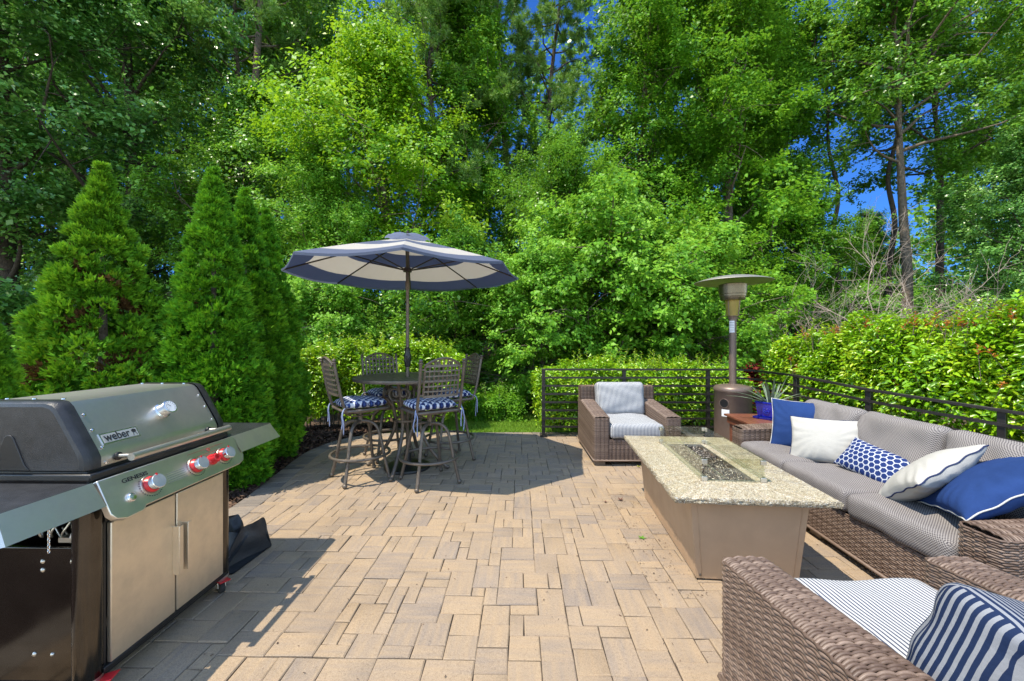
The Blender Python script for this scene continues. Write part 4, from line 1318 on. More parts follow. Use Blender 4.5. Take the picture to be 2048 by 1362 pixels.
spots = [(-.875, 4.205, 'bronze bar stool nearest the camera, its lattice back turned towards us', -1.16, 4.62),
         (-1.655, 4.315, 'bronze bar stool on the left of the table, next to the conifers', -1.16, 4.72),
         (-1.60, 5.13, 'bronze bar stool on the far left, behind the table in front of the hedge', -1.235, 4.67),
         (-.795, 5.02, 'bronze bar stool on the far right of the table, with the lawn behind it', -1.28, 4.74)]
for i, (x, y, lb, tx, ty) in enumerate(spots):
    o = st0 if i == 0 else copy_tree(st0)
    o['label'] = lb
    aim(o, x, y, tx, ty)

# ================================================================= GAS GRILL
gr = thing('gas_grill', 'large stainless gas grill with a black trimmed lid and two tan cabinet doors', 'grill', (-1.715, 2.015, 0), R(-0.9))
XZ = lambda p, q, h: (p, h, q)
YZ = lambda p, q, h: (h, p, q)
# cabinet shell: back, floor, right and left side panels
g = G()
g.box((-.30, .0, .085), (.56, .80, .03)); g.box((-.575, 0, .40), (.02, .76, .60)); g.box((-.30, .372, .40), (.53, .018, .62))
g.box((-.03, -.350, .42), (.03, .05, .62)); g.box((-.03, .345, .42), (.03, .04, .62)); g.box((-.03, 0, .735), (.03, .66, .03))
g.box((-.012, 0, .108), (.03, .70, .022))
cab = g.build('cabinet', MT['black'], gr, bevel=.003)
g = G(); g.box((-.31, -.392, .375), (.53, .016, .555))
g.box((-.31, -.394, .088), (.56, .03, .028))
sp_ = g.build('side_panel', MT['gloss_black'], gr, bevel=.004)
for (x, z, r) in ((-.075, .595, .011), (-.062, .20, .010), (-.20, .595, .009), (-.20, .56, .009), (-.16, .215, .008), (-.235, .215, .009), (-.42, .595, .009)):
    gg = G(); gg.lathe([(.0001, .006), (r * .6, .005), (r, .001), (r, -.004)], 12, Matrix.Translation((x, -.4005, z)) @ Matrix.Rotation(R(90), 4, 'X')); gg.build('bolt', MT['steel'], sp_)
for sx, sy in ((-.045, -.372), (-.045, .352), (-.56, -.372), (-.56, .352)):
    gg = G()
    gg.lathe([(.046, .09), (.046, .79), (.03, .80), (.0001, .80)], 28, Matrix.Translation((sx, sy, 0)))
    gg.lathe([(.0001, .085), (.047, .085), (.047, .10)], 28, Matrix.Translation((sx, sy, 0)), mat=1)
    gg.build('leg_post', [MT['gloss_black'], MT['steel']], gr)
for sx, sy, rz in ((-.045, -.372, 15), (-.045, .352, -35), (-.56, -.372, 60), (-.56, .352, 10)):
    M_ = Matrix.Translation((sx, sy, 0)) @ Matrix.Rotation(R(rz), 4, 'Z')
    gg = G()
    gg.cyl(tuple(M_ @ Vector((0, 0, .055))), tuple(M_ @ Vector((0, 0, .09))), .014, 10)
    for s_ in (-1, 1): gg.prism([(-.016, .085), (.03, .085), (.042, .035), (.018, .028)], s_ * .019 - .002, s_ * .019 + .002, lambda p, q, h: tuple(M_ @ Vector((p, h, q))))
    ca = gg.build('caster', MT['steel'], gr)
    gg = G(); gg.lathe([(.0001, -.014), (.028, -.014), (.033, -.009), (.033, .009), (.028, .014), (.0001, .014)], 24, M_ @ Matrix.Translation((.028, 0, .0335)) @ Matrix.Rotation(R(90), 4, 'X')); gg.build('wheel', MT['rubber'], ca)
    if sx > -.1:
        gg = G(); gg.prism([(.01, .072), (.095, .085), (.098, .093), (.01, .080)], -.028, .028, lambda p, q, h: tuple(M_ @ Vector((p, h, q)))); gg.build('brake_pedal', MT['red'], ca, bevel=.003)
# doors
for i, (ya, yb) in enumerate(((-.322, -.0045), (.0045, .322))):
    d_ = G().box((-.008, (ya + yb) / 2, .42), (.020, yb - ya, .60)).build('door', MT['door'], gr, bevel=.004)
    yh = -.010 if i == 0 else .042
    gg = G()
    yy = -.022 if i == 0 else .030
    gg.box((.020, yy, .44), (.036, .004, .245)); gg.box((.0385, yy + (.010 if i == 0 else .010), .44), (.004, .024, .245))
    gg.build('door_handle', MT['door'], d_, bevel=.0015)
# gas hoses, manifold and catch inside the open left bay
g = G()
g.box((-.30, -.15, .66), (.40, .03, .03)); g.box((-.13, -.33, .672), (.06, .10, .02), mat=1)
for k in range(4):
    g.tube(spline([(-.08 - .05 * k, -.36, .74), (-.10 - .05 * k, -.372, .70), (-.13 - .04 * k, -.36, .675), (-.2 - .03 * k, -.33, .70)], 5), .004, 6, mat=1)
g.tube(spline([(-.06, -.35, .72), (-.09, -.38, .71), (-.10, -.385, .685)], 4), .006, 6, mat=2)
g.box((-.062, -.362, .668), (.018, .014, .022), mat=3)
g.build('gas_manifold', [MT['black'], MT['steel'], MT['white_label'], mat('yellow_connector', (.5, .33, .03), .5)], gr)
# hanging match chain
g = G()
for k in range(11):
    c = Vector((-.055, -.50, .80 - k * .011))
    g.tube([c + (Vector((math.cos(t) * .0035, 0, math.sin(t) * .007)) if k % 2 else Vector((0, math.cos(t) * .0035, math.sin(t) * .007))) for t in np.linspace(0, 6.28, 9)[:-1]], .0013, 4, closed=True)
g.build('match_chain', MT['chrome'], gr)
# firebox
g = G(); g.prism([(-.03, .80), (-.055, .955), (-.575, .955), (-.52, .74), (-.10, .74)], -.37, .375, XZ)
g.prism([(-.02, .915), (-.02, .945), (-.58, .945), (-.58, .915)], -.385, .39, XZ)
g.build('firebox', MT['black'], gr, bevel=.006)
# control panel: its face leans back
x0p, z0p, x1p, z1p = .003, .918, .080, .762
g = G()
PANW = [(-.382, 0), (.390, 0), (.415, -.03), (.412, -.13), (.392, -.162), (.350, -.1735), (-.24, -.1735), (-.26, -.19), (-.335, -.192), (-.372, -.178), (-.388, -.15)]
def face(y, s, h):
    """y along the panel, s distance down the face (negative), h out of the face"""
    L_ = math.hypot(x1p - x0p, z1p - z0p); dx, dz = (x1p - x0p) / L_, (z1p - z0p) / L_
    return (x0p - s * dx - h * dz, y, z0p - s * dz + h * dx)
g.prism(PANW, -.030, 0.0, lambda p, q, h: face(p, q, h))
g.prism([(-.39, .0), (.40, .0), (.40, -.02), (-.39, -.02)], -.05, -.0305, lambda p, q, h: face(p, q, h))
cp = g.build('control_panel', MT['steel_dark'], gr, bevel=.004)
def FM(y, s, h=0.0):
    o = Vector(face(y, s, h)); ex = Vector((0, 1, 0)); ey = (Vector(face(y, s + 1, h)) - o); ez = ex.cross(ey)
    m = Matrix((ex, ey, ez)).transposed().to_4x4(); m.translation = o
    return m
def knob(y, s, r=.034, hgt=.044):
    gg = G(); M_ = FM(y, s)
    gg.lathe([(.0001, .003), (r * 1.32, .003), (r * 1.36, 0)], 36, M_, mat=2)
    gg.lathe([(r * 1.05, .0032), (r * 1.12, .008), (r * .92, .020)], 36, M_, mat=1)
    gg.lathe([(r * .90, .015), (r * .90, hgt - .006), (r * .98, hgt - .005), (r * 1.0, hgt), (r * .93, hgt + .0025)], 36, M_, mat=0)
    gg.lathe([(r * .93, hgt + .0025), (.0001, hgt + .003)], 36, M_, mat=4)
    for k in range(30):
        if 4 < k < 13: continue
        a = k / 30 * 2 * math.pi + math.pi / 2 - 8.5 / 30 * 6.283
        p = M_ @ Vector((r * 1.52 * math.cos(a), r * 1.52 * math.sin(a), .0012)); q = M_ @ Vector((r * (1.62 + .0) * math.cos(a), r * 1.62 * math.sin(a), .0012))
        gg.bar(p, q, .0048, .001, up=M_.to_3x3() @ Vector((0, 0, 1)), mat=3)
    gg.bar(M_ @ Vector((0, r * .80, hgt + .002)), M_ @ Vector((0, r * 1.12, hgt + .002)), .006, .006, up=M_.to_3x3() @ Vector((0, 0, 1)), mat=1)
    gg.build('control_knob', [MT['chrome'], MT['red'], MT['steel'], MT['ink'], MT['knob_face']], cp)
knob(-.185, -.095); knob(.075, -.090); knob(.272, -.090)
gg = G(); M_ = FM(.185, -.090)
gg.lathe([(.030, .0), (.030, .006), (.024, .010), (.022, .034), (.019, .036), (.010, .034), (.008, .026), (.0001, .026)], 32, M_)
for k in range(8): gg.bar(M_ @ Vector((.0225 * math.cos(k * .785), .0225 * math.sin(k * .785), .010)), M_ @ Vector((.0225 * math.cos(k * .785), .0225 * math.sin(k * .785), .034)), .006, .006)
gg.build('sear_dial', MT['red'], cp)
gg = G(); gg.lathe([(.020, 0), (.020, .006), (.0165, .009), (.0165, .006), (.014, .012), (.0001, .014)], 28, FM(-.288, -.115)); gg.build('igniter_button', MT['chrome'], cp)
gg = G(); add_text(gg, 'GENESIS', .026, FM(-.235, -.038, .0008), bold=.0006, sx=1.25); gg.build('lettering', MT['ink'], cp)
gg = G()
for k in range(5):
    for q in range(9): gg.box((0, 0, 0), (0, 0, 0)) if False else None
    a, b = FM(-.10, -.078 - k * .0105, .0008), FM(-.10 + .105, -.078 - k * .0105, .0008)
    gg.bar(a.translation, b.translation, .0028, .001, up=a.to_3x3() @ Vector((0, 0, 1)))
gg.build('printed_notice', MT['greenink'], cp)
gg = G()
for s in (-.022, -.048): gg.bar(FM(.055, s, .0008).translation, FM(.305, s, .0008).translation, .0014, .001, up=FM(0, 0).to_3x3() @ Vector((0, 0, 1)))
ring_ = [FM(.19 + .008 * math.cos(t), -.030 + .008 * math.sin(t), .001).translation for t in np.linspace(0, 6.283, 17)[:-1]]
gg.tube(ring_, .0014, 5, closed=True); gg.build('red_marking', MT['redink'], cp)
# side tables: black surface inside a steel rim with a cut outer corner
def side_table(sgn):
    ya, yb = (.395, .79) if sgn > 0 else (-.395, -.80)
    c = .105
    outl = [(.000, ya), (.000, yb - sgn * c), (-.085, yb), (-.50, yb), (-.56, yb - sgn * .05), (-.56, ya)]
    if sgn > 0: outl = [(.0, ya), (0, yb - .025), (-.012, yb - .006), (-.03, yb), (-.52, yb), (-.56, yb - .04), (-.56, ya)]
    g = G()
    n = len(outl)
    # rim: leaning outer skin
    cen = Vector((-.28, (ya + yb) / 2))
    v = []
    for x, y in outl:
        dx = .060 if x > -.001 else (.045 if x > -.2 else 0); dy = sgn * (.02 if abs(y) > .6 else 0)
        v += [(x, y, .916), (x + dx, y + dy, .820), (x + dx - .010, y + dy - sgn * .0, .818), (x - .012, y, .900)]
    f = []
    for i in range(n - 1):
        for j in range(3): f.append((4 * i + j, 4 * i + j + 1, 4 * i + 4 + j + 1, 4 * i + 4 + j))
    g.add(v, f if sgn > 0 else [q[::-1] for q in f])
    st_ = g.build('side_table', MT['steel_dark'], gr, sharp=25)
    g = G()
    cx_, cy_ = -.28, (ya + yb) / 2
    inn = [(cx_ + (x - cx_) * .985, cy_ + (y - cy_) * .975) for x, y in outl]
    if sgn < 0: inn = inn[::-1]
    g.prism(inn, .885, .9145, lambda p, q, h: (p, q, h)); g.build('table_surface', MT['castblack'], st_, bevel=.003)
side_table(-1); side_table(1)
# lid
PROF = [(-.045, .955), (-.045, .997), (-.060, 1.030), (-.165, 1.215), (-.185, 1.235), (-.215, 1.243), (-.50, 1.243), (-.545, 1.225), (-.575, 1.12), (-.575, .955)]
g = G(); g.prism(PROF, -.322, .338, XZ)
lid = g.build('lid', MT['steel'], gr, bevel=.004, sharp=30)
def cap(y_in, y_out, sg):
    g = G(); sec = []
    big = [(x + (.004 if x > -.3 else -.004), z + (.004 if z > .96 else 0)) for x, z in PROF]
    cxz = (-.31, 1.02)
    k = len(big)
    for (y, sc_) in ((y_in, 1.0), (y_in + (y_out - y_in) * .45, 1.0), (y_in + (y_out - y_in) * .72, .985), (y_in + (y_out - y_in) * .92, .955), (y_out, .90)):
        sec.append([(cxz[0] + (x - cxz[0]) * sc_, y, max(.957, cxz[1] + (z - cxz[1]) * sc_)) for x, z in big])
    v = sum(sec, []); f = []
    for i in range(4):
        for j in range(k): f.append((i * k + j, i * k + (j + 1) % k, (i + 1) * k + (j + 1) % k, (i + 1) * k + j))
    g.add(v, f if sg < 0 else [q[::-1] for q in f])
    g.add(sec[-1], [tuple(range(k)) if sg < 0 else tuple(range(k))[::-1]])
    o = g.build('end_cap', MT['castblack'], lid, sharp=38)
    yo = y_out + sg * .001
    # lower skirt and the dark notch of the hinge side
    g = G(); g.prism([(-.272, .962), (-.292, .985), (-.340, 1.098), (-.352, 1.108), (-.366, 1.108), (-.378, 1.098), (-.425, .985), (-.445, .962)], yo - sg * .004, yo + sg * .004, XZ); g.build('hinge_notch', MT['black'], lid, bevel=.002)
cap(-.322, -.385, -1); cap(.338, .40, 1)
# rivets along both seams
for y in (-.300, .318):
    for (x, z, nx_, nz_) in ((-.046, .972, 1, 0), (-.062, 1.035, .87, .5), (-.105, 1.110, .87, .5), (-.142, 1.176, .87, .5), (-.23, 1.244, 0, 1), (-.36, 1.244, 0, 1), (-.48, 1.244, 0, 1)):
        d = Vector((nx_, 0, nz_)).normalized(); q = d.to_track_quat('Z', 'Y').to_matrix().to_4x4(); q.translation = Vector((x, y, z)) + d * .001
        gg = G(); gg.lathe([(.0075, 0), (.0065, .0035), (.0001, .005)], 12, q); gg.build('rivet', MT['chrome'], lid)
# slope frame on the lid's front
SD_ = Vector((-.105, 0, .185)).normalized(); SN = Vector((.185, 0, .105)).normalized()
def LM(y, s, h=0):
    o = Vector((-.060, y, 1.030)) + SD_ * s + SN * h
    m = Matrix((Vector((0, 1, 0)), SD_, SN)).transposed().to_4x4(); m.translation = o; return m
gg = G(); M_ = LM(.045, .115)
gg.lathe([(.040, 0), (.040, .010), (.034, .014), (.031, .045), (.036, .048), (.036, .056), (.031, .0575)], 36, M_)
gg.lathe([(.031, .0570), (.0001, .0570)], 36, M_, mat=1)
for k in range(11):
    a = R(-130 + 26 * k + 90); gg.bar(M_ @ Vector((.021 * math.cos(a), .021 * math.sin(a), .0576)), M_ @ Vector((.027 * math.cos(a), .027 * math.sin(a), .0576)), .0016, .0006, up=SN, mat=2)
gg.bar(M_ @ Vector((0, 0, .058)), M_ @ Vector((-.012, .014, .058)), .002, .0006, up=SN, mat=2)
gg.build('thermometer', [MT['chrome'], MT['white_label'], MT['ink']], lid)
gg = G(); M_ = LM(-.205, .040, .001)
gg.box((0, 0, 0), (.17, .054, .006), mat=0)
gg.box((0, 0, .0035), (.155, .040, .003), mat=3)
for i in range(len(gg.V)): gg.V[i] = np.array([tuple(M_ @ Vector(p)) for p in gg.V[i]])
add_text(gg, 'weber', .053, M_ @ Matrix.Translation((-.016, .002, .0055)), mat=2, bold=.0009, sx=.82)
# little kettle mark beside the word
K = lambda x, y: M_ @ Vector((.062 + x, y, .0055))
gg.add([tuple(K(.011 * math.cos(t), .007 + .009 * math.sin(t))) for t in np.linspace(0, 2 * math.pi, 17)[:-1]], [tuple(range(16))], 2)
for s_ in (-1, 1): gg.bar(K(s_ * .004, 0), K(s_ * .009, -.016), .002, .001, up=SN, mat=2)
gg.build('nameplate', [MT['chrome'], MT['steel_dark'], MT['ink'], mat('satin_plate', (.42, .42, .40), .5, .3)], lid)
gg = G()
yh0, yh1, xh, zh = -.285, .300, .052, .990
gg.tube([(xh, yh0, zh), (xh, yh1, zh)], .0165, 20)
for y in (yh0 + .035, yh1 - .035):
    gg.tube([(-.046, y, zh - .006), (xh - .006, y, zh - .002)], .009, 12); gg.lathe([(.018, 0), (.018, .007), (.009, .012)], 16, Matrix.Translation((-.0445, y, zh - .006)) @ Matrix.Rotation(R(90), 4, 'Y'), mat=1)
gg.build('handle', [MT['steel'], MT['black']], lid)

# ================================================================= FOLDED GRILL COVER
random.seed(8)
cv = G()
def sheet(corners, n=14, amp=.012, seed=1, th=.006):
    c = [np.array(q, float) for q in corners]; rg = np.random.default_rng(seed); ph = rg.uniform(0, 6, 4)
    u = np.linspace(0, 1, n); U, V_ = np.meshgrid(u, u, indexing='ij')
    P = (c[0] * ((1 - U) * (1 - V_))[..., None] + c[1] * (U * (1 - V_))[..., None] + c[2] * (U * V_)[..., None] + c[3] * ((1 - U) * V_)[..., None])
    nv_ = np.cross(c[1] - c[0], c[3] - c[0]); nv_ /= np.linalg.norm(nv_)
    d = amp * (np.sin(U * 7 + ph[0] + 2 * V_) + .6 * np.sin(V_ * 9 + ph[1] + U * 3)) * np.sin(U * np.pi) ** .5
    P = P + nv_ * d[..., None]; P[..., 2] = np.maximum(P[..., 2], .004)
    id_ = np.arange(n * n).reshape(n, n); q = np.stack((id_[:-1, :-1], id_[1:, :-1], id_[1:, 1:], id_[:-1, 1:]), -1).reshape(-1, 4)
    cv.add(P.reshape(-1, 3), q); cv.add((P - nv_ * th).reshape(-1, 3), q[:, ::-1])
# local: heap about .5 m across
sheet([(-.30, -.20, .01), (.10, -.20, .01), (.16, .16, .01), (-.30, .18, .02)], seed=1, amp=.01)
sheet([(.00, -.18, .01), (.17, .13, .015), (.145, .07, .25), (.06, -.05, .22)], seed=2, amp=.010)
sheet([(.145, .07, .25), (.17, .13, .015), (-.05, .16, .02), (.05, .06, .20)], seed=3, amp=.012)
sheet([(-.32, -.14, .02), (.03, -.17, .02), (.09, -.01, .17), (-.28, .00, .21)], seed=4, amp=.014)
sheet([(-.28, .00, .21), (.09, -.01, .17), (.03, .10, .05), (-.32, .12, .03)], seed=5, amp=.014)
sheet([(-.33, .03, .02), (-.14, .02, .27), (-.06, .13, .25), (-.28, .18, .02)], seed=6, amp=.012)
sheet([(-.14, .02, .27), (-.02, .0, .06), (.02, .12, .05), (-.06, .13, .25)], seed=7, amp=.012)
cvo = thing('grill_cover', 'crumpled black vinyl grill cover heaped on the pavers behind the grill', 'cover', (-1.90, 2.72, 0), R(4))
cb = cv.build('cloth', MT['cover_cloth'], cvo, sharp=60)
s_ = cb.modifiers.new('smooth', 'SUBSURF'); s_.levels = 1; s_.render_levels = 1
g = G()
g.add([(0.005, -.178, .055), (.045, -.165, .062), (.052, -.160, .095), (.012, -.172, .090)], [(0, 1, 2, 3)])
g.box((.03, -.1722, .075), (.022, .0012, .005), Matrix.Rotation(.35, 3, 'Z'), mat=1)
g.build('care_label', [MT['white_label'], MT['ink']], cvo)

# ================================================================= LITTLE THINGS ON THE PAVING
rgl = np.random.default_rng(15)
n = 900
px_ = rgl.uniform(-2.4, 3.2, n); py_ = rgl.uniform(.9, 6.2, n)
near = rgl.uniform(0, 1, n) < .35                    # more of it blown against the fire table
px_ = np.where(near, 1.02 + rgl.normal(0, .10, n), px_); py_ = np.where(near, rgl.uniform(2.3, 3.9, n), py_)
a_ = rgl.uniform(0, 6.28, n); ln_ = rgl.uniform(.002, .008, n)
c_ = np.stack((px_, py_, np.full(n, .0035)), -1)
d_ = np.stack((np.cos(a_), np.sin(a_), rgl.normal(0, .2, n)), -1) * ln_[:, None]; e_ = np.stack((-np.sin(a_), np.cos(a_), np.zeros(n)), -1) * (ln_ * rgl.uniform(.2, .6, n))[:, None]
g = G(); g.add(np.stack((c_ - d_ - e_, c_ + d_ - e_ * .4, c_ + d_ * .8 + e_, c_ - d_ * .7 + e_), 1).reshape(-1, 3), np.arange(4 * n).reshape(n, 4), 0, rgl.uniform(0, 1, n))
tag(g.build('plant_debris', MT['chip'], sharp=0), 'tiny bits of bark and dry leaf scattered over the pavers', 'debris', kind='stuff')

def fallen(name, label, cat, u, v, s, m, pts=5, seed=0, curl=.25):
    o = thing(name, label, cat, gp(u, v, .004) , seed)
    o.location.z = .003
    g = G(); n = pts * 2
    ring = []
    for i in range(n):
        a = math.pi * 2 * i / n; r = s * (1 if i % 2 == 0 else .42) * (1 if i != n // 2 else .6)
        ring.append((r * math.cos(a), r * math.sin(a), curl * s * (1 if i % 2 == 0 else .2) + .001))
    v_ = ring + [(0, 0, .001)]
    g.add(v_, [(i, (i + 1) % n, n) for i in range(n)])
    g.build('leaf_blade', m, o, sharp=0)
    g = G(); g.tube([(0, 0, .003), (-s * .8, s * .15, .004), (-s * 1.3, s * .4, .006)], .0009, 5); g.build('leaf_stalk', m, o)
MT['fallen_green'] = mat('fresh_leaf', (.10, .24, .02), .5)
MT['fallen_brown'] = mat('dry_leaf', (.11, .045, .03), .8)
fallen('fallen_leaf', 'small green star shaped leaf lying on the pavers beside the fire table', 'leaf', 1284, 1076, .034, MT['fallen_green'], 5, 1)
fallen('fallen_leaf', 'dry brown leaf on the pavers left of the far armchair', 'leaf', 1241, 1000, .036, MT['fallen_brown'], 5, 2, .5)
fallen('fallen_leaf', 'dark dry leaf lying on a grey paver, left of another brown leaf', 'leaf', 1211, 1004, .022, MT['fallen_brown'], 4, 3, .4)
fallen('fallen_leaf', 'yellow green leaf on the pavers in front of the far armchair foot', 'leaf', 1277, 933, .03, mat('yellow_leaf', (.35, .33, .05), .6), 3, 4, .3)

# ================================================================= PLANTS
def unit(a): return a / (np.linalg.norm(a, axis=-1, keepdims=True) + 1e-9)
def leaf_shapes(g, C_, N, L, W, rng, tone, mat=0, ovate=False, fold=.25, T=None):
    """leaves: base C_, facing N, length L, width W; ovate ones have six corners, the rest are rhombs"""
    n = len(C_)
    N = unit(N)
    if T is None: T = rng.normal(0, 1, (n, 3))
    T = unit(T - N * (T * N).sum(1, keepdims=True))
    B = np.cross(N, T)
    L = np.broadcast_to(L, n)[:, None]; W = np.broadcast_to(W, n)[:, None]
    base, tip = C_, C_ + T * L
    up = N * W * fold
    if ovate:
        l1 = C_ + T * L * .28 + B * W * .48 + up; l2 = C_ + T * L * .66 + B * W * .40 + up * .9
        r1 = C_ + T * L * .28 - B * W * .48 + up; r2 = C_ + T * L * .66 - B * W * .40 + up * .9
        tip = tip - N * L * .12
        v = np.stack((base, l1, l2, tip, r2, r1), 1).reshape(-1, 3)
        i = np.arange(n)[:, None] * 6
        f = np.concatenate((i + np.array([[0, 3, 2, 1]]), i + np.array([[0, 5, 4, 3]])))
        tone = np.concatenate((tone, tone))
    else:
        l = C_ + T * L * .45 + B * W * .5 + up; r = C_ + T * L * .45 - B * W * .5 + up
        v = np.stack((base, r, tip, l), 1).reshape(-1, 3)
        f = np.arange(n)[:, None] * 4 + np.array([[0, 1, 2, 3]])
    g.add(v, f, mat, tone)

def clump_leaves(g, centers, sizes, per, L, rng, flat=.6, tone0=None, axis=None, ovate=False, droop=0.0, aspect=.62):
    n = len(centers)
    per = np.maximum(8, (per * (np.asarray(sizes) / np.mean(sizes)) ** 1.6)).astype(int)
    idx = np.repeat(np.arange(n), per); m = len(idx)
    nt_ = 9                                                  # leaves sit along the twigs of each clump
    tw = unit(rng.normal(0, 1, (n, nt_, 3)) * np.array([1, 1, flat]) + np.array([0, 0, .12]))
    d = tw[idx, rng.integers(0, nt_, m)]; rad = rng.uniform(.12, 1.25, m)
    off = (d * rad[:, None] + rng.normal(0, .13, (m, 3))) * np.asarray(sizes)[idx][:, None]
    d = unit(d + rng.normal(0, .45, (m, 3)))
    csz = rng.uniform(.75, 1.3, n)[idx]
    P = np.asarray(centers)[idx] + off
    ax = np.zeros((m, 2)) if axis is None else P[:, :2] - np.asarray(axis)
    out = unit(np.concatenate((ax, np.zeros((m, 1))), 1))
    N = unit(d * .45 + np.array([0, 0, .40]) + np.array(TO_SUN) * .45 + out * .25 + rng.normal(0, .42, (m, 3)))     # leaves turn to the light
    T = out * .5 + rng.normal(0, .7, (m, 3)) + np.array([0, 0, -droop])
    t0 = rng.normal(.5, .2, n) if tone0 is None else tone0
    tone = np.clip(t0[idx] + rng.normal(0, .18, m), 0, 1)
    Ls = L * csz * rng.uniform(.6, 1.35, m)
    leaf_shapes(g, P, N, Ls, Ls * aspect, rng, tone, ovate=ovate, T=T, fold=.2)

def broadleaf(seed, H, r0, base, spread, nlimb, csize, per, L, el=(.15, 1.0), prof=None, fork=0, bark='bark', lean=.02, flat=.6, droop=.3, wob=.12):
    """returns (trunk mesh, crown mesh) of one tree, base at the origin"""
    rng = np.random.default_rng(seed)
    tg = G(); cg = G()
    nz = 9
    zz = np.linspace(0, H * .93, nz)
    ang = rng.uniform(0, 6.28)
    tx = np.cumsum(rng.normal(0, wob, nz)) * (zz / H) + math.cos(ang) * lean * zz
    ty = np.cumsum(rng.normal(0, wob, nz)) * (zz / H) + math.sin(ang) * lean * zz
    tx -= tx[0]; ty -= ty[0]
    tp = [Vector(p) for p in zip(tx, ty, zz - .15)]
    sm = spline(tp, 4)
    rr = [r0 * (1.35 if i == 0 else 1.0) * (1 - .92 * (i / (len(sm) - 1)) ** .9) + .012 for i in range(len(sm))]
    tg.tube(sm, rr, 9, cap=False)
    def trunk_at(z):
        return Vector((float(np.interp(z, zz, tx)), float(np.interp(z, zz, ty)), z - .15))
    prof = prof or (lambda t: max(.25, 1 - abs(2 * t - .75) ** 2 * .75))
    C_, S_ = [], []
    for i in range(nlimb):
        t = (i + rng.uniform(.1, .9)) / nlimb
        z = H * (base + (.90 - base) * t)
        az = i * 2.399 + rng.uniform(-.5, .5)
        Ln = spread * prof(t) * rng.uniform(.72, 1.12)
        e = el[0] + (el[1] - el[0]) * t + rng.normal(0, .12)
        o = trunk_at(z); d = Vector((math.cos(az) * math.cos(e), math.sin(az) * math.cos(e), math.sin(e)))
        pts = [o]; p = o.copy()
        for k in range(6):
            d = (d + Vector(rng.normal(0, .13, 3)) + Vector((0, 0, .05))).normalized(); p = p + d * Ln / 6; pts.append(p.copy())
        rt = r0 * (1 - .9 * t * (.9 - base)) * .38 * (.5 + .5 * Ln / spread)
        tg.tube(pts, [max(.008, rt * (1 - .85 * k / 6)) for k in range(7)], 6, cap=False)
        for (k, q) in ((2, .5), (3, .8), (4, 1), (5, 1), (6, 1.1), (6, .9)):
            if rng.uniform() > q + .1: continue
            off = Vector(rng.normal(0, 1, 3)) * (Ln * .19 + .15); off.z *= .7
            c = pts[k] + off + Vector((0, 0, csize * .15))
            tg.tube([pts[k], (pts[k] + c) / 2 + Vector((0, 0, .06)), c], [max(.006, rt * .25), .008, .005], 4, cap=False)
            C_.append(tuple(c)); S_.append(csize * rng.uniform(.65, 1.35))
    for k in range(5):
        c = trunk_at(H * rng.uniform(.86, .98)) + Vector(rng.normal(0, .35, 3)); C_.append(tuple(c)); S_.append(csize * .9)
    clump_leaves(cg, np.array(C_), np.array(S_), per, L, rng, flat, droop=droop, axis=(0, 0))
    return tg.mesh('trunk', 0), cg.mesh('crown', 0)

def needle_pine(seed, H, r0, base, spread, nwhorl):
    rng = np.random.default_rng(seed); tg = G(); cg = G()
    tp = spline([(0, 0, -.2), (rng.normal(0, .15), rng.normal(0, .15), H * .3), (rng.normal(0, .3), rng.normal(0, .3), H * .65), (rng.normal(0, .4), rng.normal(0, .4), H)], 6)
    tg.tube(tp, [r0 * (1 - .85 * i / (len(tp) - 1)) + .01 for i in range(len(tp))], 9, cap=False)
    tufts = []
    def at(t): 
        x = t * (len(tp) - 1); i = min(len(tp) - 2, int(x)); return tp[i].lerp(tp[i + 1], x - i)
    for i in range(nwhorl):
        t = base + (1 - base) * (i + rng.uniform(0, 1)) / nwhorl
        az = i * 2.4 + rng.uniform(-.6, .6); Ln = spread * (1 - .6 * (t - base) / (1 - base)) * rng.uniform(.5, 1.15); e = rng.uniform(-.15, .55)
        d = Vector((math.cos(az) * math.cos(e), math.sin(az) * math.cos(e), math.sin(e))); p = at(t); pts = [p.copy()]
        for k in range(6):
            d = (d + Vector(rng.normal(0, .22, 3)) + Vector((0, 0, .06))).normalized(); p = p + d * Ln / 6; pts.append(p.copy())
            if k > 1:
                for q in range(5): tufts.append(tuple(p + Vector(rng.normal(0, .26, 3))))
        tg.tube(pts, [max(.008, r0 * .22 * (1 - .85 * k / 6)) for k in range(7)], 5, cap=False)
    tufts = np.array(tufts); per = 80
    idx = np.repeat(np.arange(len(tufts)), per); m = len(idx)
    T = unit(rng.normal(0, 1, (m, 3)) + np.array([0, 0, .45])); P = tufts[idx]
    N = rng.normal(0, 1, (m, 3))
    tn = np.clip(rng.normal(.5, .18, len(tufts))[idx] + rng.normal(0, .1, m), 0, 1)
    leaf_shapes(cg, P, N, .21 * rng.uniform(.7, 1.2, m), .022, rng, tn, T=T, fold=0)
    return tg.mesh('trunk', 0), cg.mesh('crown', 0)

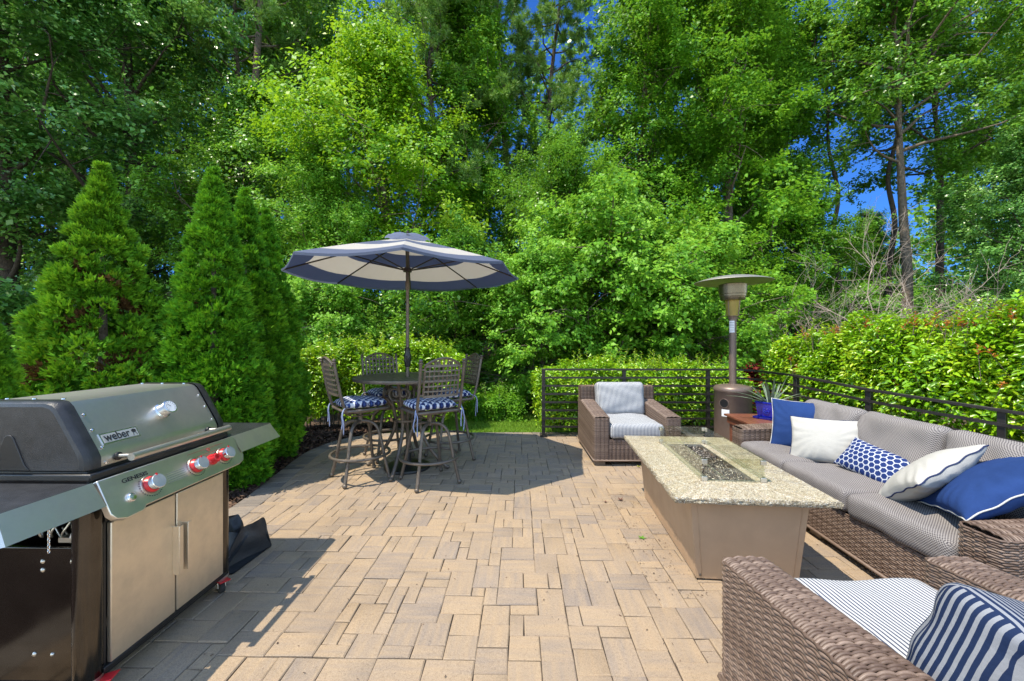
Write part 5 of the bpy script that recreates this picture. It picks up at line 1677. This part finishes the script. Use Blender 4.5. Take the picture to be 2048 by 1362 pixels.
GREENS = dict(
    dark=leafmat('dark_oak_leaf', [(0, (.028, .060, .022)), (.5, (.078, .150, .050)), (1, (.165, .255, .105))], .42, .33, .8, tcol=(.06, .15, .015)),
    mid=leafmat('maple_leaf', [(0, (.032, .070, .012)), (.5, (.076, .145, .023)), (1, (.145, .220, .042))], .46, .36, .65),
    bright=leafmat('yellow_green_leaf', [(0, (.055, .105, .006)), (.5, (.105, .185, .010)), (1, (.19, .26, .022))], .50, tcol=(.26, .36, .015)),
    lime=leafmat('light_maple_leaf', [(0, (.045, .095, .012)), (.5, (.090, .165, .022)), (1, (.155, .235, .042))], .48, tcol=(.22, .34, .03)),
    gum=leafmat('sweetgum_leaf', [(0, (.030, .074, .008)), (.5, (.072, .145, .014)), (1, (.135, .215, .026))], .50),
    pine=leafmat('pine_needle', [(0, (.035, .062, .026)), (.5, (.085, .125, .050)), (1, (.16, .195, .085))], .35),
    hedge=leafmat('glossy_hedge_leaf', [(0, (.050, .092, .005)), (.5, (.118, .182, .009)), (1, (.235, .270, .020))], .30, .28, .6, (.26, .36, .015)),
    redtip=leafmat('red_new_leaf', [(0, (.16, .018, .012)), (.5, (.24, .045, .022)), (1, (.26, .10, .03))], .35, .3, .5, (.5, .15, .03)),
    redmaple=leafmat('crimson_leaf', [(0, (.10, .008, .016)), (.5, (.21, .020, .032)), (1, (.21, .05, .07))], .35, .5, .3, (.45, .05, .04)),
    arbor=leafmat('arborvitae_spray', [(0, (.014, .045, .006)), (.45, (.044, .112, .010)), (1, (.125, .205, .020))], .22, .6, .2, (.16, .26, .012)),
    withered=leafmat('withered_spray', [(0, (.030, .012, .008)), (.5, (.065, .026, .022)), (1, (.12, .050, .045))], .15, .8, .1, (.1, .05, .02)),
    arbor_y=leafmat('golden_cypress_spray', [(0, (.016, .045, .006)), (.45, (.052, .112, .010)), (1, (.145, .212, .022))], .22, .6, .2, (.2, .26, .012)),
)
KIND = {}
def kind(nm, *meshes): KIND[nm] = meshes
column_prof = lambda t: max(.3, .95 - .5 * t)
kind('oak', *broadleaf(1, 15.5, .26, .06, 4.2, 36, .80, 420, .125))
kind('oak2', *broadleaf(2, 16.5, .28, .08, 4.0, 36, .80, 420, .125))
kind('maple', *broadleaf(3, 11.0, .17, .12, 3.0, 36, .62, 400, .098))
kind('maple2', *broadleaf(4, 11.5, .17, .16, 3.0, 34, .62, 400, .10))
kind('gum', *broadleaf(5, 16.5, .20, .12, 2.9, 46, .64, 380, .108, prof=column_prof))
kind('gum2', *broadleaf(6, 17.5, .20, .16, 2.8, 46, .64, 380, .108, prof=column_prof))
kind('bush', *broadleaf(7, 4.6, .06, .03, 1.85, 56, .36, 260, .080, el=(.15, 1.0), flat=.5))
kind('bush2', *broadleaf(8, 4.2, .06, .03, 1.95, 56, .36, 260, .080, el=(.15, 1.0), flat=.5))
kind('open', *broadleaf(9, 15.0, .17, .46, 4.2, 28, .55, 230, .12, el=(.25, 1.1), wob=.12, lean=.005))
kind('open2', *broadleaf(10, 15.5, .14, .44, 3.8, 22, .60, 240, .12, el=(.3, 1.1), wob=.2))
kind('slim', *broadleaf(12, 14.5, .11, .62, 1.9, 12, .45, 130, .14, el=(.4, 1.1), wob=.4))
kind('pine3', *needle_pine(15, 19.0, .17, .60, 3.2, 34))
kind('pine', *needle_pine(13, 18.0, .20, .36, 3.4, 44))
kind('pine2', *needle_pine(14, 17.0, .17, .42, 3.0, 38))

def plant_tree(knd, name, label, cat, u, y, s=1.0, rz=0.0, col='mid', bark='bark', sz=None, group=None, dz=0.0):
    x = (u - 1024) * y / FPX
    z = float(ground_z(np.array([x]), np.array([y]))[0])
    t = thing(name, label, cat, (x, y, z + dz), rz, group)
    t.scale = (s, s, sz or s)
    for me, part, m in zip(KIND[knd], ('trunk', 'crown'), (MT[bark], GREENS[col])):
        if not me.materials: me.materials.append(m)
        o = bpy.data.objects.new(part, me); COL.objects.link(o); o.parent = t
        o.material_slots[0].link = 'OBJECT'; o.material_slots[0].material = m
    return t
GT = 'trees at the edge of the woods'
for a in [
    ('oak', 'oak_tree', 'massive dark oak at the left edge of the photo, behind the conifers', 'tree', 20, 11.0, 1.0, .3, 'dark', 'bark_dark'),
    ('oak2', 'oak_tree', 'dark green oak rising between the two groups of conifers', 'tree', 275, 13.0, 1.0, 2.0, 'dark', 'bark_dark'),
    ('oak2', 'oak_tree', 'dark oak mostly outside the left edge of the photo', 'tree', -260, 16.5, 1.0, 4.0, 'dark', 'bark_dark'),
    ('maple2', 'maple_tree', 'mid green maple just behind the pair of tall narrow conifers', 'tree', 500, 12.0, .82, 1.0, 'mid'),
    ('pine3', 'pine_tree', 'tall pine with a bare trunk above the narrow conifers, right one of two', 'tree', 512, 12.9, 1.0, .5, 'pine', 'bark'),
    ('pine3', 'pine_tree', 'tall pine with a bare thin trunk above the narrow conifers, left one of two', 'tree', 478, 13.6, .92, 3.5, 'pine', 'bark'),
    ('maple', 'maple_tree', 'bright yellow green maple, tallest tree over the umbrella', 'tree', 780, 11.8, 1.02, .6, 'bright'),
    ('maple2', 'maple_tree', 'lower fresh green maple left of the umbrella canopy', 'tree', 655, 10.2, .60, 2.6, 'lime'),
    ('bush2', 'maple_sapling', 'bushy pale green maple sapling below the left side of the umbrella', 'tree', 690, 9.0, .72, 1.3, 'lime'),
    ('bush', 'maple_sapling', 'shaded bushy sapling right of the umbrella pole', 'tree', 900, 9.8, .95, 2.9, 'mid'),
    ('oak', 'oak_tree', 'tall green oak behind the yellow green maple over the umbrella', 'tree', 610, 17.5, 1.15, 1.2, 'mid'),
    ('oak2', 'oak_tree', 'tall oak far back, above the broad lone conifer', 'tree', 150, 18.0, 1.2, 5.2, 'mid'),
    ('gum2', 'sweetgum_tree', 'tall sweetgum left of the blue gap of sky in the middle', 'tree', 925, 14.5, .92, 1.9, 'gum'),
    ('pine2', 'pine_tree', 'tall pine between the yellow green maple and the gap of sky', 'tree', 915, 13.6, 1.0, 5.1, 'pine', 'bark_dark'),
    ('maple2', 'maple_tree', 'dark leaved maple at the left side of the blue gap on the right', 'tree', 1585, 13.2, .66, 3.3, 'mid', 'bark_dark'),
    ('pine', 'pine_tree', 'tall pine with open branches left in the gap of sky', 'tree', 1012, 16.5, .98, 2.2, 'pine', 'bark_dark'),
    ('pine2', 'pine_tree', 'tall pine with open branches right in the gap of sky', 'tree', 1118, 14.8, 1.0, 3.9, 'pine', 'bark_dark'),
    ('maple2', 'maple_tree', 'mid green maple in front of the two middle pines', 'tree', 1120, 12.2, .70, 4.4, 'mid'),
    ('bush', 'maple_sapling', 'light green maple sapling left behind the straight railing', 'tree', 1085, 9.0, .82, .9, 'lime'),
    ('bush2', 'maple_sapling', 'largest light green maple sapling, behind the armchair', 'tree', 1265, 9.3, 1.22, .2, 'lime'),
    ('bush', 'maple_sapling', 'light green maple sapling touching the patio heater pole on its left', 'tree', 1392, 9.0, .88, 4.1, 'lime'),
    ('gum', 'sweetgum_tree', 'tall bright sweetgum above the armchair', 'tree', 1270, 14.2, .98, 1.1, 'gum'),
    ('gum2', 'sweetgum_tree', 'tall bright sweetgum above the patio heater', 'tree', 1455, 13.2, 1.0, 3.4, 'gum'),
    ('gum', 'sweetgum_tree', 'tall sweetgum just left of the blue gap of sky on the right', 'tree', 1520, 15.5, .92, 5.2, 'gum'),
    ('maple2', 'maple_tree', 'small far maple filling the bottom of the blue gap on the right', 'tree', 1735, 18.5, .52, 4.1, 'mid', 'bark_dark'),
    ('open', 'oak_tree', 'oak with a thick forked bare trunk against the blue sky on the right', 'tree', 1812, 13.0, 1.0, .8, 'mid'),
    ('open2', 'oak_tree', 'thinner oak with a bare trunk right of the forked oak', 'tree', 1880, 14.0, 1.0, 2.3, 'mid', 'bark_dark'),
    ('slim', 'young_tree', 'slim tree with a thin trunk in the blue gap on the right', 'tree', 1683, 14.5, 1.0, 1.5, 'mid', 'bark_dark'),
    ('slim', 'young_tree', 'slim tree just behind the forked oak, on its left', 'tree', 1772, 15.5, 1.05, 4.5, 'mid', 'bark_dark'),
    ('maple', 'broadleaf_tree', 'low dark tree in the right background above the hedge', 'tree', 2040, 11.5, .66, 2.0, 'dark', 'bark_dark'),
    ('oak', 'oak_tree', 'tall dark oak at the right edge of the photo', 'tree', 2180, 13.5, .95, 3.3, 'mid', 'bark_dark'),
    ('bush', 'dogwood', 'small layered dogwood behind the bare twigs on the right', 'tree', 1740, 10.5, .62, 5.0, 'mid'),
]: plant_tree(*a, group=GT)

# the mass of woods behind, nobody could count it
rng = np.random.default_rng(77)
g = G(); cs, ss = [], []
while len(cs) < 2300:
    y = rng.uniform(19, 33); u = rng.uniform(-500, 2600); x = (u - 1024) * y / FPX
    cap = np.interp(u, [-500, 900, 970, 1040, 1170, 1240, 1560, 1630, 1790, 1850, 1960, 2600], [30, 30, 22, 17, 17, 27, 22, 7.2, 6.6, 9, 20, 26])
    z = rng.uniform(0, cap)
    z0 = float(ground_z(np.array([x]), np.array([y]))[0])
    cs.append((x, y, max(z, z0 + .3))); ss.append(rng.uniform(.8, 1.5))
clump_leaves(g, np.array(cs), np.array(ss), 105, .27, rng, .7, axis=(0, 60))
for k in range(70):
    y = rng.uniform(18, 30); u = rng.uniform(-300, 2400); x = (u - 1024) * y / FPX; z0 = float(ground_z(np.array([x]), np.array([y]))[0])
    cap = np.interp(u, [-500, 900, 970, 1170, 1240, 1560, 1630, 1790, 1850, 1960, 2600], [14, 14, 9, 9, 13, 12, 6, 6, 7, 10, 12])
    if 1540 < u < 1960: continue
    q = rng.normal(0, .25, 4); r = rng.uniform(.07, .18)
    g.tube([(x, y, z0 - .2), (x + q[0], y + q[1], z0 + cap * .5), (x + q[2], y + q[3], z0 + cap)], [r, r * .75, r * .4], 6, cap=False, mat=1)
tag(g.build('distant_woods', [GREENS['mid'], MT['bark_dark']], sharp=0), 'deep shaded woods far behind the front row of trees', 'woods', kind='stuff')

# ---------------------------------------------------------------- conifers by the patio
def arbor_mesh(seed, H, Rb, n, yellow=False, lump=.10, sh=1.25, brown=.02):
    rng = np.random.default_rng(seed); g = G()
    ph = rng.uniform(0, 6.28, 12)
    prof = lambda t: Rb * np.where(t < .12, .80 + .2 * t / .12, (1 - ((t - .12) / .88).clip(0, 1) ** sh)) + .015
    nc = int(n / 60)
    tc = np.concatenate((rng.beta(.9, 1.35, nc - 40), rng.uniform(.85, 1.02, 40))); ac = rng.uniform(0, 2 * np.pi, nc)
    lob = 1 + lump * np.sin(3 * ac + ph[0] + 4 * tc) + lump * .8 * np.sin(7 * ac + ph[1] + 17 * tc) + lump * .5 * rng.normal(0, 1, nc)
    rc = prof(tc) * lob * rng.uniform(.72, .95, nc)
    oc = np.stack((np.cos(ac), np.sin(ac), np.zeros(nc)), -1)
    Cc = oc * rc[:, None]; Cc[:, 2] = .05 + tc * H * .95
    sz = np.minimum(.15, .018 + .27 * prof(tc)) * rng.uniform(.6, 1.25, nc)
    ci = rng.integers(0, nc, n)
    d0 = unit(rng.normal(0, 1, (n, 3)) + oc[ci] * 1.1 + np.array([0, 0, .35]))
    P = Cc[ci] + d0 * (sz[ci] * rng.uniform(.25, 1, n) ** .6)[:, None] * np.array([1, 1, .8])
    t = ((P[:, 2]) / H).clip(0, 1); a = np.arctan2(P[:, 1], P[:, 0])
    out = np.stack((np.cos(a), np.sin(a), np.zeros(n)), -1)
    up = .55 + .9 * t
    D = unit(d0 * .9 + out * .4 + np.array([0, 0, 1.0]) * up[:, None] * .7 + rng.normal(0, .25, (n, 3)))
    pl = unit(np.cross(D, np.array([0, 0, 1.0])) + rng.normal(0, .7, (n, 3))); pl = unit(pl - D * (pl * D).sum(1, keepdims=True))
    side = np.cross(pl, D)
    tone = np.clip(rng.normal(.48, .13, nc)[ci] + rng.normal(0, .14, n), 0, 1)
    isb = (rng.uniform(0, 1, nc) < brown)[ci]; P = np.where(isb[:, None], P - out * (.10 * prof(t))[:, None] - out * .04, P)
    for k, (an, ln) in enumerate(((0, 1.0), (.55, .8), (-.55, .8), (1.0, .5), (-1.0, .5))):
        T = D * math.cos(an) + side * math.sin(an)
        L = .052 * ln * rng.uniform(.7, 1.3, n)
        leaf_shapes(g, P + D * (.010 * k)[..., None] if False else P, pl + rng.normal(0, .15, (n, 3)), L, L * .26 + .003, rng, np.clip(tone + rng.normal(0, .08, n), 0, 1), mat=isb.astype(np.int32), T=T, fold=.1)
    return g.mesh('foliage', 0)
def stem_mesh(H, r):
    g = G(); g.tube([(0, 0, -.1), (0.01, 0, H * .5), (0, 0, H * .9)], [r, r * .7, .008], 8, cap=False); return g.mesh('trunk', 0)
AM = [arbor_mesh(21, 3.35, .46, 44000, sh=1.45, lump=.09), arbor_mesh(22, 3.4, .50, 44000, sh=1.4, lump=.09), arbor_mesh(23, 3.2, .72, 46000, lump=.18, sh=.95, brown=.07)]
def conifer(label, me, x, y, s, rz, m, H, sz=None):
    t = thing('conifer', label, 'conifer', (x, y, -.02), rz, 'conifers along the patio edge'); t.scale = (s, s, sz or s)
    if not me.materials: me.materials.append(m); me.materials.append(GREENS['withered'])
    o = bpy.data.objects.new('foliage', me); COL.objects.link(o); o.parent = t; o.material_slots[0].link = 'OBJECT'; o.material_slots[0].material = m
    s_ = bpy.data.objects.new('trunk', STEM); COL.objects.link(s_); s_.parent = t
STEM = stem_mesh(3.0, .05); STEM.materials.append(MT['bark'])
conifer('broad cone shaped conifer standing alone behind the grill', AM[2], -3.86, 3.72, 1.0, .4, GREENS['arbor_y'], 3.2)
conifer('tall narrow conifer directly behind the right end of the grill', AM[0], -3.10, 4.10, 1.0, 1.2, GREENS['arbor'], 3.35)
conifer('tall narrow conifer in the middle of its tight row of three', AM[1], -3.24, 4.80, 1.0, 3.0, GREENS['arbor'], 3.4)
conifer('tall narrow conifer nearest the umbrella, partly hidden in its row', AM[0], -3.50, 5.62, 1.0, 4.6, GREENS['arbor'], 3.35, 1.02)
conifer('conifer cut by the left edge of the photo', AM[1], -3.78, 2.75, .62, 2.2, GREENS['arbor_y'], 2.9)

# ---------------------------------------------------------------- hedges
def hedge(name, label, path, hw, top, n, L, seed, shoots=0, red=0, bot=0.0, col='hedge'):
    rng = np.random.default_rng(seed)
    P, S = resample([Vector(p) for p in path], .05)
    T = np.gradient(P, axis=0); T = unit(T); Nn = np.stack((T[:, 1], -T[:, 0], T[:, 2] * 0), -1)
    tz = np.interp(np.linspace(0, 1, len(P)), np.linspace(0, 1, len(top)), top)
    root = thing(name, label, 'hedge', (0, 0, 0))
    ph = rng.uniform(0, 6.28, 8)
    i = rng.integers(0, len(P), n); th = rng.uniform(-.12 * np.pi, 1.12 * np.pi, n)
    dep = rng.uniform(0, 1, n) ** 1.9
    s = S[i]
    lump = 1 + .10 * np.sin(s * 4.1 + ph[0] + 2 * th) + .08 * np.sin(s * 9 + ph[1] - 3 * th) + .06 * np.sin(s * 17 + 5 * th + ph[2])
    cx, cz = np.cos(th), np.sin(th)
    e = .62
    bx = np.sign(cx) * np.abs(cx) ** e * hw; bz = np.sign(cz) * np.abs(cz) ** e
    H2 = (tz[i] - bot) / 2
    k = lump * (1 - .62 * dep)
    Q = P[i] + Nn[i] * (bx * k)[:, None]; Q[:, 2] = bot + H2 + bz * H2 * k
    Q += rng.normal(0, .02, (n, 3))
    ends = np.where(i < 6, -1.0, np.where(i > len(P) - 7, 1.0, 0)); Q += T[i] * (ends * rng.uniform(0, .12, n))[:, None]
    outd = Nn[i] * cx[:, None] + np.array([0, 0, 1.0]) * cz[:, None]
    N = unit(outd * .5 + np.array([0, 0, .7]) + rng.normal(0, .45, (n, 3)))
    Tl = outd * .9 + np.array([0, 0, .25]) + rng.normal(0, .6, (n, 3))
    tone = np.clip(rng.normal(.5, .2, n) + .14 * np.sin(s * 6 + th * 4 + ph[3]), 0, 1)
    Ls = L * rng.uniform(.6, 1.25, n)
    g = G(); leaf_shapes(g, Q, N, Ls, Ls * .46, rng, tone, ovate=True, T=Tl)
    rg_ = G(); sg = G()
    for q in range(shoots + red):
        j = rng.integers(4, len(P) - 4); p = P[j] + Nn[j] * rng.uniform(-.75, .75) * hw
        p[2] = tz[j] * (.94 + .06 * rng.uniform()) ; isr = q >= shoots
        if isr and rng.uniform() < .35: p = P[j] + Nn[j] * (-hw * rng.uniform(.85, 1.02) * (1 if rng.uniform() < .85 else -1)); p[2] = tz[j] * rng.uniform(.45, .9)
        ln = rng.uniform(.10, .32) * (.55 if isr else 1); d = unit(np.array([rng.normal(0, .25), rng.normal(0, .25), 1.0])); m = 8 if isr else 12
        tt_ = np.linspace(.1, 1, m); C_ = p + d * (tt_ * ln)[:, None]
        aa = np.arange(m) * 1.57 + rng.uniform(0, 6)
        T2 = np.stack((np.cos(aa), np.sin(aa), np.full(m, .7)), -1); N2 = np.stack((-np.cos(aa) * .6, -np.sin(aa) * .6, np.ones(m)), -1)
        Lk = (L * (1.1 - .45 * tt_)) * (.75 if isr else 1)
        leaf_shapes(rg_ if isr else g, C_, N2 + rng.normal(0, .2, (m, 3)), Lk, Lk * .42, rng, rng.uniform(.35, 1, m), ovate=True, T=T2)
        sg.tube([tuple(p - d * .25), tuple(p + d * ln)], .003, 4, cap=False)
    for q in range(int(S[-1] * 9)):
        j = rng.integers(2, len(P) - 2); b = P[j] + Nn[j] * rng.uniform(-.3, .3) * hw; b[2] = bot - .05
        t_ = b + np.array([rng.normal(0, .12), rng.normal(0, .12), (tz[j] - bot) * .85]); md = (b + t_) / 2 + np.array([rng.normal(0, .06), rng.normal(0, .06), 0])
        sg.tube([tuple(b), tuple(md), tuple(t_)], [.012, .009, .004], 5, cap=False)
    g.build('foliage', GREENS[col], root, sharp=0)
    if red: rg_.build('new_growth', GREENS['redtip'], root, sharp=0)
    sg.build('stems', MT['bark'], root, sharp=0)
    return root
hedge('hedge', 'tall glossy hedge with red new shoots behind the sofa railing', [(5.02, 6.7, 0), (5.02, 6.2, 0), (5.06, 5.2, 0), (5.18, 4.3, 0), (5.45, 3.4, 0), (5.9, 2.4, 0), (6.3, 1.5, 0)], .72, [1.50, 1.62, 1.68, 1.74, 1.80, 1.86, 1.9], 95000, .070, 31, 150, 330, -.6)
hedge('hedge', 'low glossy hedge growing through the straight black railing', [(.50, 6.78, 0), (1.5, 6.80, 0), (2.6, 6.80, 0), (3.75, 6.75, 0)], .50, [1.02, 1.10, 1.06, 1.02], 32000, .062, 32, 60, 0, -.1)
hedge('hedge', 'bright hedge behind the bar table and stools', [(-3.7, 6.75, 0), (-2.8, 7.0, 0), (-1.9, 7.12, 0), (-.95, 7.1, 0)], .52, [1.25, 1.40, 1.44, 1.28], 38000, .07, 33, 70, 0, -.1)
hedge('low_shrub', 'small low shrub at the edge of the lawn beside the bar stools', [(-.75, 7.75, 0), (-.3, 7.85, 0), (.15, 7.8, 0)], .42, [.30, .46, .36], 7000, .06, 34, 12, 0, -.1, 'gum')['category'] = 'shrub'
hedge('fern_clump', 'green undergrowth in the shade behind the small low shrub', [(-1.0, 9.0, 0), (0, 9.2, 0), (1.2, 9.1, 0)], .5, [.35, .5, .4], 7000, .07, 35, 10, 0, -.1, 'mid')['category'] = 'shrub'

KIND['redbush'] = broadleaf(41, 1.5, .03, .05, .62, 18, .17, 190, .055, el=(.1, .8), flat=.5)
plant_tree('redbush', 'japanese_maple', 'small crimson leaved maple right of the patio heater pole', 'tree', 1512, 8.0, .84, .3, 'redmaple')
# bare twiggy shrubs
def bare(seed, H, nst, spread):
    rng = np.random.default_rng(seed); g = G()
    def grow(p, d, L, r, dep):
        pts = [Vector(p)]; q = Vector(p); d = Vector(d)
        for k in range(4):
            d = (d + Vector(rng.normal(0, .20, 3)) + Vector((0, 0, .03))).normalized(); q = q + d * L / 4; pts.append(q.copy())
        g.tube(pts, [r, r * .85, r * .72, r * .6, r * .5], 5, cap=False)
        if dep == 0: return
        for k in range(3 if dep > 1 else 4):
            a = pts[int(rng.integers(2, 5))]; nd = (d + Vector(rng.normal(0, .62, 3))).normalized()
            grow(a, nd, L * rng.uniform(.55, .85), r * .60, dep - 1)
    for k in range(nst):
        a = rng.uniform(0, 6.28); e = rng.uniform(.7, 1.35)
        grow((rng.normal(0, .1), rng.normal(0, .1), -.1), (math.cos(a) * math.cos(e) * spread, math.sin(a) * math.cos(e) * spread, math.sin(e)), H * rng.uniform(.38, .55), .019, 4)
    return g.mesh('branches', 0)
BM = [bare(51, 3.4, 5, .9), bare(52, 3.0, 4, 1.3)]
for (u, y, s, rz, k, lb) in ((1715, 8.8, 1.3, .3, 0, 'leafless grey shrub of bare twigs in front of the forked oak trunk'), (1600, 9.2, 1.1, 2.0, 1, 'leafless twiggy shrub behind the patio heater reflector'), (1890, 9.0, 1.1, 4.0, 1, 'leafless shrub with long curved twigs on the right, above the hedge')):
    x = (u - 1024) * y / FPX
    t = thing('bare_shrub', lb, 'shrub', (x, y, float(ground_z(np.array([x]), np.array([y]))[0])), rz, 'leafless shrubs'); t.scale = (s, s, s)
    if not BM[k].materials: BM[k].materials.append(MT['dead'])
    o = bpy.data.objects.new('branches', BM[k]); COL.objects.link(o); o.parent = t
# undergrowth on the forest floor
g = G(); rng = np.random.default_rng(91)
n = 420; y = rng.uniform(9.5, 20, n); u = rng.uniform(-300, 2400, n); x = (u - 1024) * y / FPX
z = ground_z(x, y)
clump_leaves(g, np.stack((x, y, z + .22), -1), rng.uniform(.25, .55, n), 85, .10, rng, .75)
tag(g.build('undergrowth', GREENS['mid'], sharp=0), 'low wild undergrowth on the floor of the woods', 'undergrowth', kind='stuff')
